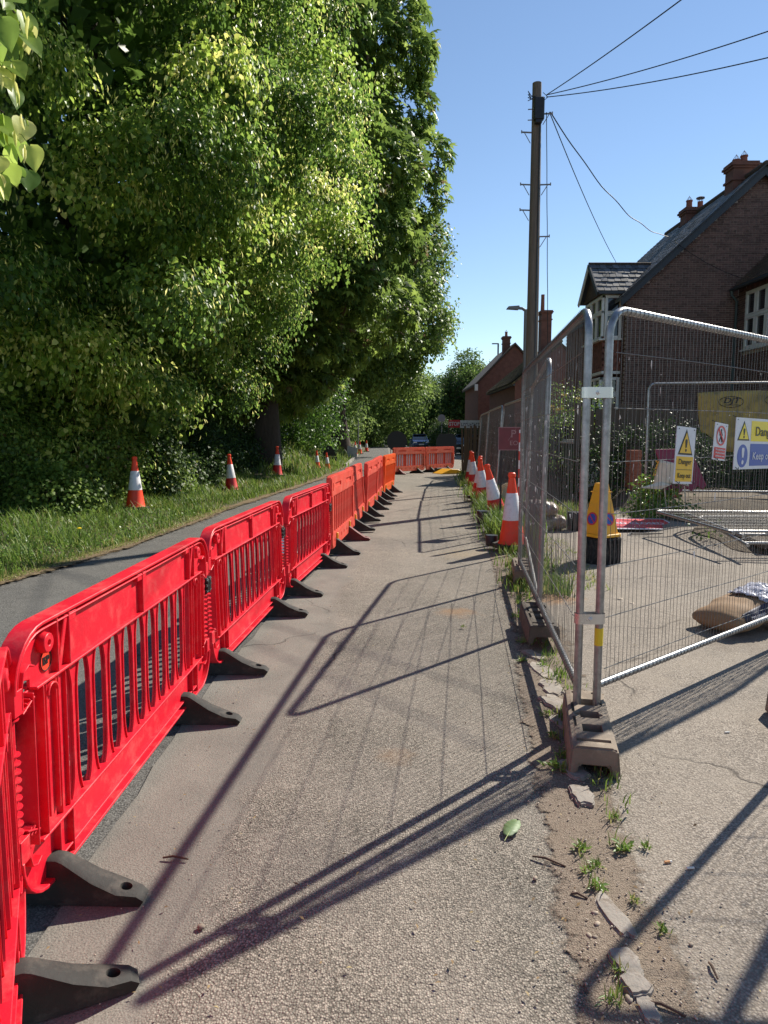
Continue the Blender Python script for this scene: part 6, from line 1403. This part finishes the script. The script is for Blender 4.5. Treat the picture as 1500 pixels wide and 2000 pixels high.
# ---------- separate small weeds in the broken edge
gw = 'small weeds in the cracked edge of the footway'
weed_at = [(1070, 1395, .05, 'weed sprig beside the kerb stones left of the front block'), (1085, 1440, .06, 'tall leafy weed left of the front block'), (1100, 1475, .05, 'weed growing at the near left corner of the front block'), (1092, 1500, .07, 'flat rosette weed in front of the front block'), (1200, 1600, .05, 'dry tufted weed right of the pale kerb stone'), (1212, 1655, .06, 'broadest leafy weed patch below the kerb stone'), (1135, 1660, .05, 'small green weed beside the grey stones'), (1262, 1655, .03, 'tiny weed right of the broad weed patch'), (1150, 1700, .04, 'pair of weeds lower left of the broad patch'), (1172, 1735, .05, 'upright weed above the long pale stone'), (1238, 1760, .03, 'small weed right of the long pale stone'), (1208, 1895, .04, 'dry tuft beside the near stones'), (1195, 1950, .05, 'yellowish tuft near the bottom edge'), (1295, 1820, .03, 'thin weed in the dirt on the right'), (1060, 1300, .05, 'weed sprig at the top of the kerb stones'), (1020, 1255, .05, 'weed in the gap below the second fence block'), (1010, 1205, .06, 'weed clump left of the second fence block'), (1018, 1290, .05, 'weed in the dark gap beside the footway'), (905, 1225, .025, 'tiny weed in the orange-stained footway patch'), (1165, 1690, .03, 'sprig left of the upright weed')]
for i, (u, v, s, l) in enumerate(weed_at):
    p = g(u, v, .008); t = thing('weed', l, 'weed', p, r.uniform(0, 6), gw); n = 16; A = unit(np.stack([r.normal(size=n), r.normal(size=n), np.abs(r.normal(size=n)) * .6 + .15], 1)); Pp = A * s * .15 + r.normal(size=(n, 3)) * [s * .25, s * .25, 0]; Pp[:, 2] = np.abs(Pp[:, 2]) * .4; Nn = ortho(A, np.tile([0, 0, 1.0], (n, 1))); L = s * r.uniform(.25, .7, n)
    tn = r.uniform(.3, 1, n); foliage_obj('leaves', [(Pp, A, Nn, L, L * (.2 if i in (4, 11, 12, 10) else .5), tn, 'oval')], m_weed, t)
    q = np.zeros((14, 3)) + r.normal(size=(14, 3)) * [s * .3, s * .3, 0]; s *= .8; V, F, tt = blades(q, s * 1.1, r, .6, .0022, (.4, 1)); tag(obj('blades', nmesh('blades', V, F, tt), m_grass, t), kind='stuff')
# ivy-like green weeds on the bank edge
shrub('bright green weeds growing up at the foot of the rear fence post', 'bank_weeds', [(4.45, 11.5, .28, .25, .2, .24), (4.6, 11.6, .48, .25, .2, .26), (4.75, 11.1, .18, .25, .2, .16)], 330, .06, m_weed, 91, None, 8, (.1, .9), 'oval', .5, .8, 4)
shrub('low green weeds trailing in front of the lying fence panels', 'bank_weeds', [(4.35, 9.4, .10, .3, .15, .08), (4.55, 8.6, .08, .22, .15, .06), (4.3, 8.9, .08, .15, .12, .06)], 160, .05, m_weed, 93, None, 7, (.2, 1), 'oval', .5, .8, 3)
shrub('small green sapling weed at the right edge of the bank', 'bank_weeds', [(5.15, 8.2, .15, .1, .1, .15)], 60, .05, m_weed, 92, None, 5, (.3, 1), 'oval', .5, .8, 1)

# ================================================================== LITTER AND LOOSE STONES
m_leaf = M('fallen_leaf', (.13, .20, .08), .55, .25, 14, (.17, .22, .12), .5)
p = g(1000, 1622); t = thing('fallen_leaf', 'large green dock leaf lying on the footway', 'leaf', (p.x, p.y, .012), R(62)); V = []; F = []; n = 14
for i in range(n + 1):
    f = i / n; w_ = .030 * math.sin(math.pi * min(1, f * .93 + .07)) ** .6 * (1 if i < n else .1) * (1 + .08 * math.sin(i * 2.2)); zc = -.004 + .005 * math.sin(f * 3); V += [(f * .125 - .06, -w_, zc + .005), (f * .125 - .06, 0, zc), (f * .125 - .06, w_, zc + .003)]
F = [(i * 3 + k, i * 3 + k + 1, i * 3 + k + 4, i * 3 + k + 3) for i in range(n) for k in (0, 1)]
o = obj('blade', nmesh('blade', V, F, smooth=True), m_leaf, t); o.modifiers.new('s', 'SOLIDIFY').thickness = .001; b = MB(); b.tube([(-.09, 0, -.004), (-.06, 0, -.002), (.0, 0, .001), (.06, 0, -.002)], .0013, 5); b.build('midrib', M('leaf_rib', (.4, .45, .2), .6), t)
m_twig = M('twig', (.10, .065, .045), .9, .3, 30)
for (u0, v0, u1, v1, l) in [(1040, 1672, 1105, 1692, 'dark broken twig on the footway below the dock leaf'), (318, 1675, 368, 1678, 'thin dark twig on the footway by the rail shadow'), (1385, 1880, 1402, 1912, 'pale dry stalk in the dirt at lower right'), (1115, 1745, 1148, 1755, 'thin dry stalk beside the upright weed'), (1262, 1955, 1340, 1985, 'curved root in the dirt at the bottom edge')]:
    a, e = g(u0, v0, .006), g(u1, v1, .006); b = MB(); b.tube([a, a.lerp(e, .4) + Vector((0, .004, .006)), e], [.0035, .0045, .003], 6); tag(b.build('twig', m_twig, smooth=60), l, 'twig', 'twigs lying on the ground')
m_butt = M('cigarette_filter', (.62, .30, .12), .8, .15, 30); m_cpaper = M('cigarette_paper', (.7, .68, .62), .8)
for (u, v, rz, l) in [(280, 1747, 20, 'orange cigarette end near the first barrier foot'), (1305, 1683, 10, 'tan cigarette end right of the broad weed patch'), (1348, 1695, 5, 'white cigarette end lying in the fence shadow'), (1420, 1430, 10, 'pale stub on the dusty yard at the right')]:
    p = g(u, v, .006); t = thing('cigarette_end', l, 'litter', p, R(rz), 'cigarette ends'); b = MB(); b.tube([(-.013, 0, 0), (.006, 0, 0)], .0042, 8); b.build('filter', m_butt if 'orange' in l or 'tan' in l else m_cpaper, t); b = MB(); b.tube([(.006, 0, 0), (.014, 0, 0)], .004, 8); b.build('paper', m_cpaper, t)
m_peb = M('pebble', (.36, .29, .22), .8, .3, 15, (.2, .17, .14), .5, rand=.4); m_flint = M('flint', (.12, .125, .135), .5, .3, 12, (.45, .43, .4), .5)
def pebble_mesh(seed, n=7):
    bm = bmesh.new(); bmesh.ops.create_icosphere(bm, subdivisions=1, radius=1); rr6 = random.Random(seed)
    for v in bm.verts: v.co *= rr6.uniform(.72, 1.12)
    me = bpy.data.meshes.new('pebble'); bm.to_mesh(me); bm.free(); me.polygons.foreach_set('use_smooth', np.ones(len(me.polygons), bool)); me.materials.append(m_peb); return me
pebs = [pebble_mesh(k) for k in range(6)]
names = ['pinkish pebble below the barrier foot, beside the rail shadow', 'tan pebble above the broken twig', 'tan pebble left of the upright weed', 'round grey pebble left of the long pale stone', 'yellow pebble below the round grey one', 'grey pebble lowest of the small pebble cluster', 'orange pebble of the small pebble cluster', 'brown stone on the yard behind the corner posts', 'red stone right of the brown one on the yard', 'dark flint beside the near kerb pieces', 'white pebble on the dusty ground at the right', 'yellow lump near the bottom edge among the tufts']
for i, (u, v, s) in enumerate([(392, 1810, .012), (1045, 1715, .009), (1122, 1742, .008), (1162, 1783, .010), (1167, 1805, .010), (1150, 1827, .009), (1161, 1830, .008), (1210, 1172, .035), (1234, 1180, .028), (1200, 1872, .013), (1350, 1845, .008), (1228, 1950, .012)]):
    o = obj('pebble', pebs[i % 6], None, None, g(u, v, s * .4), (0, 0, i)); o.scale = (s * 1.3, s, s * .75); tag(o, names[i], 'pebble', 'loose pebbles on the ground')
# loose grit, too small to count
V0 = np.array([v.co[:] for v in pebs[0].vertices]); F0 = np.array([p_.vertices[:] for p_ in pebs[0].polygons]); n = 3000
y = .9 + 5.5 * r.random(n) ** 1.6; side = r.random(n); x = np.array([interp(RIGHT, a) for a in y]) + np.where(side < .6, r.normal(0, .16, n), np.where(side < .8, r.uniform(-1.6, .1, n), r.uniform(.1, 2.2, n))); s = r.uniform(.0010, .0042, n) * np.where(side < .6, 1.1, .8); rotz = r.uniform(0, 6.28, n); c_, s_ = np.cos(rotz), np.sin(rotz)
B = V0[None] * s[:, None, None] * np.stack([r.uniform(.8, 1.5, n), np.ones(n), r.uniform(.5, .9, n)], 1)[:, None]; X = B[..., 0] * c_[:, None] - B[..., 1] * s_[:, None]; Y = B[..., 0] * s_[:, None] + B[..., 1] * c_[:, None]; V = np.stack([X + x[:, None], Y + y[:, None], B[..., 2] + .006 + (s * .3)[:, None]], -1).reshape(-1, 3); F = (np.arange(n)[:, None, None] * len(V0) + F0[None]).reshape(-1, 3)
m_grit = M('grit', (.42, .35, .28), .85, .5, 60, (.2, .16, .13), .5)
tag(obj('loose_grit', nmesh('loose_grit', V, F), m_grit), 'fine loose grit scattered along the footway edge', 'grit', kind='stuff')
# dry leaf bits, bracts and twig crumbs blown about
n = 700; y = 1.2 + 12 * r.random(n) ** 1.5; x = np.where(r.random(n) < .6, np.array([interp(RIGHT, a) for a in y]) + r.normal(0, .22, n), np.array([interp(BAR, a) for a in y]) + np.abs(r.normal(0, .5, n)) + .05)
P = np.stack([x, y, np.full(n, .012)], 1); A = unit(np.stack([r.normal(size=n), r.normal(size=n), r.normal(size=n) * .12], 1)); Nn = ortho(A, np.tile([0, 0, 1.0], (n, 1)) + r.normal(size=(n, 3)) * .25); L = r.uniform(.006, .022, n)
m_litter = leafmat('dry_leaf_bits', [(0, (.10, .06, .03)), (.5, (.26, .17, .08)), (1, (.45, .38, .2))], .1, .7, .2)
tag(foliage_obj('leaf_litter', [(P, A, Nn, L, L * .4, r.random(n), 'kite')], m_litter), 'dry leaf bits scattered over the footway', 'litter', kind='stuff')
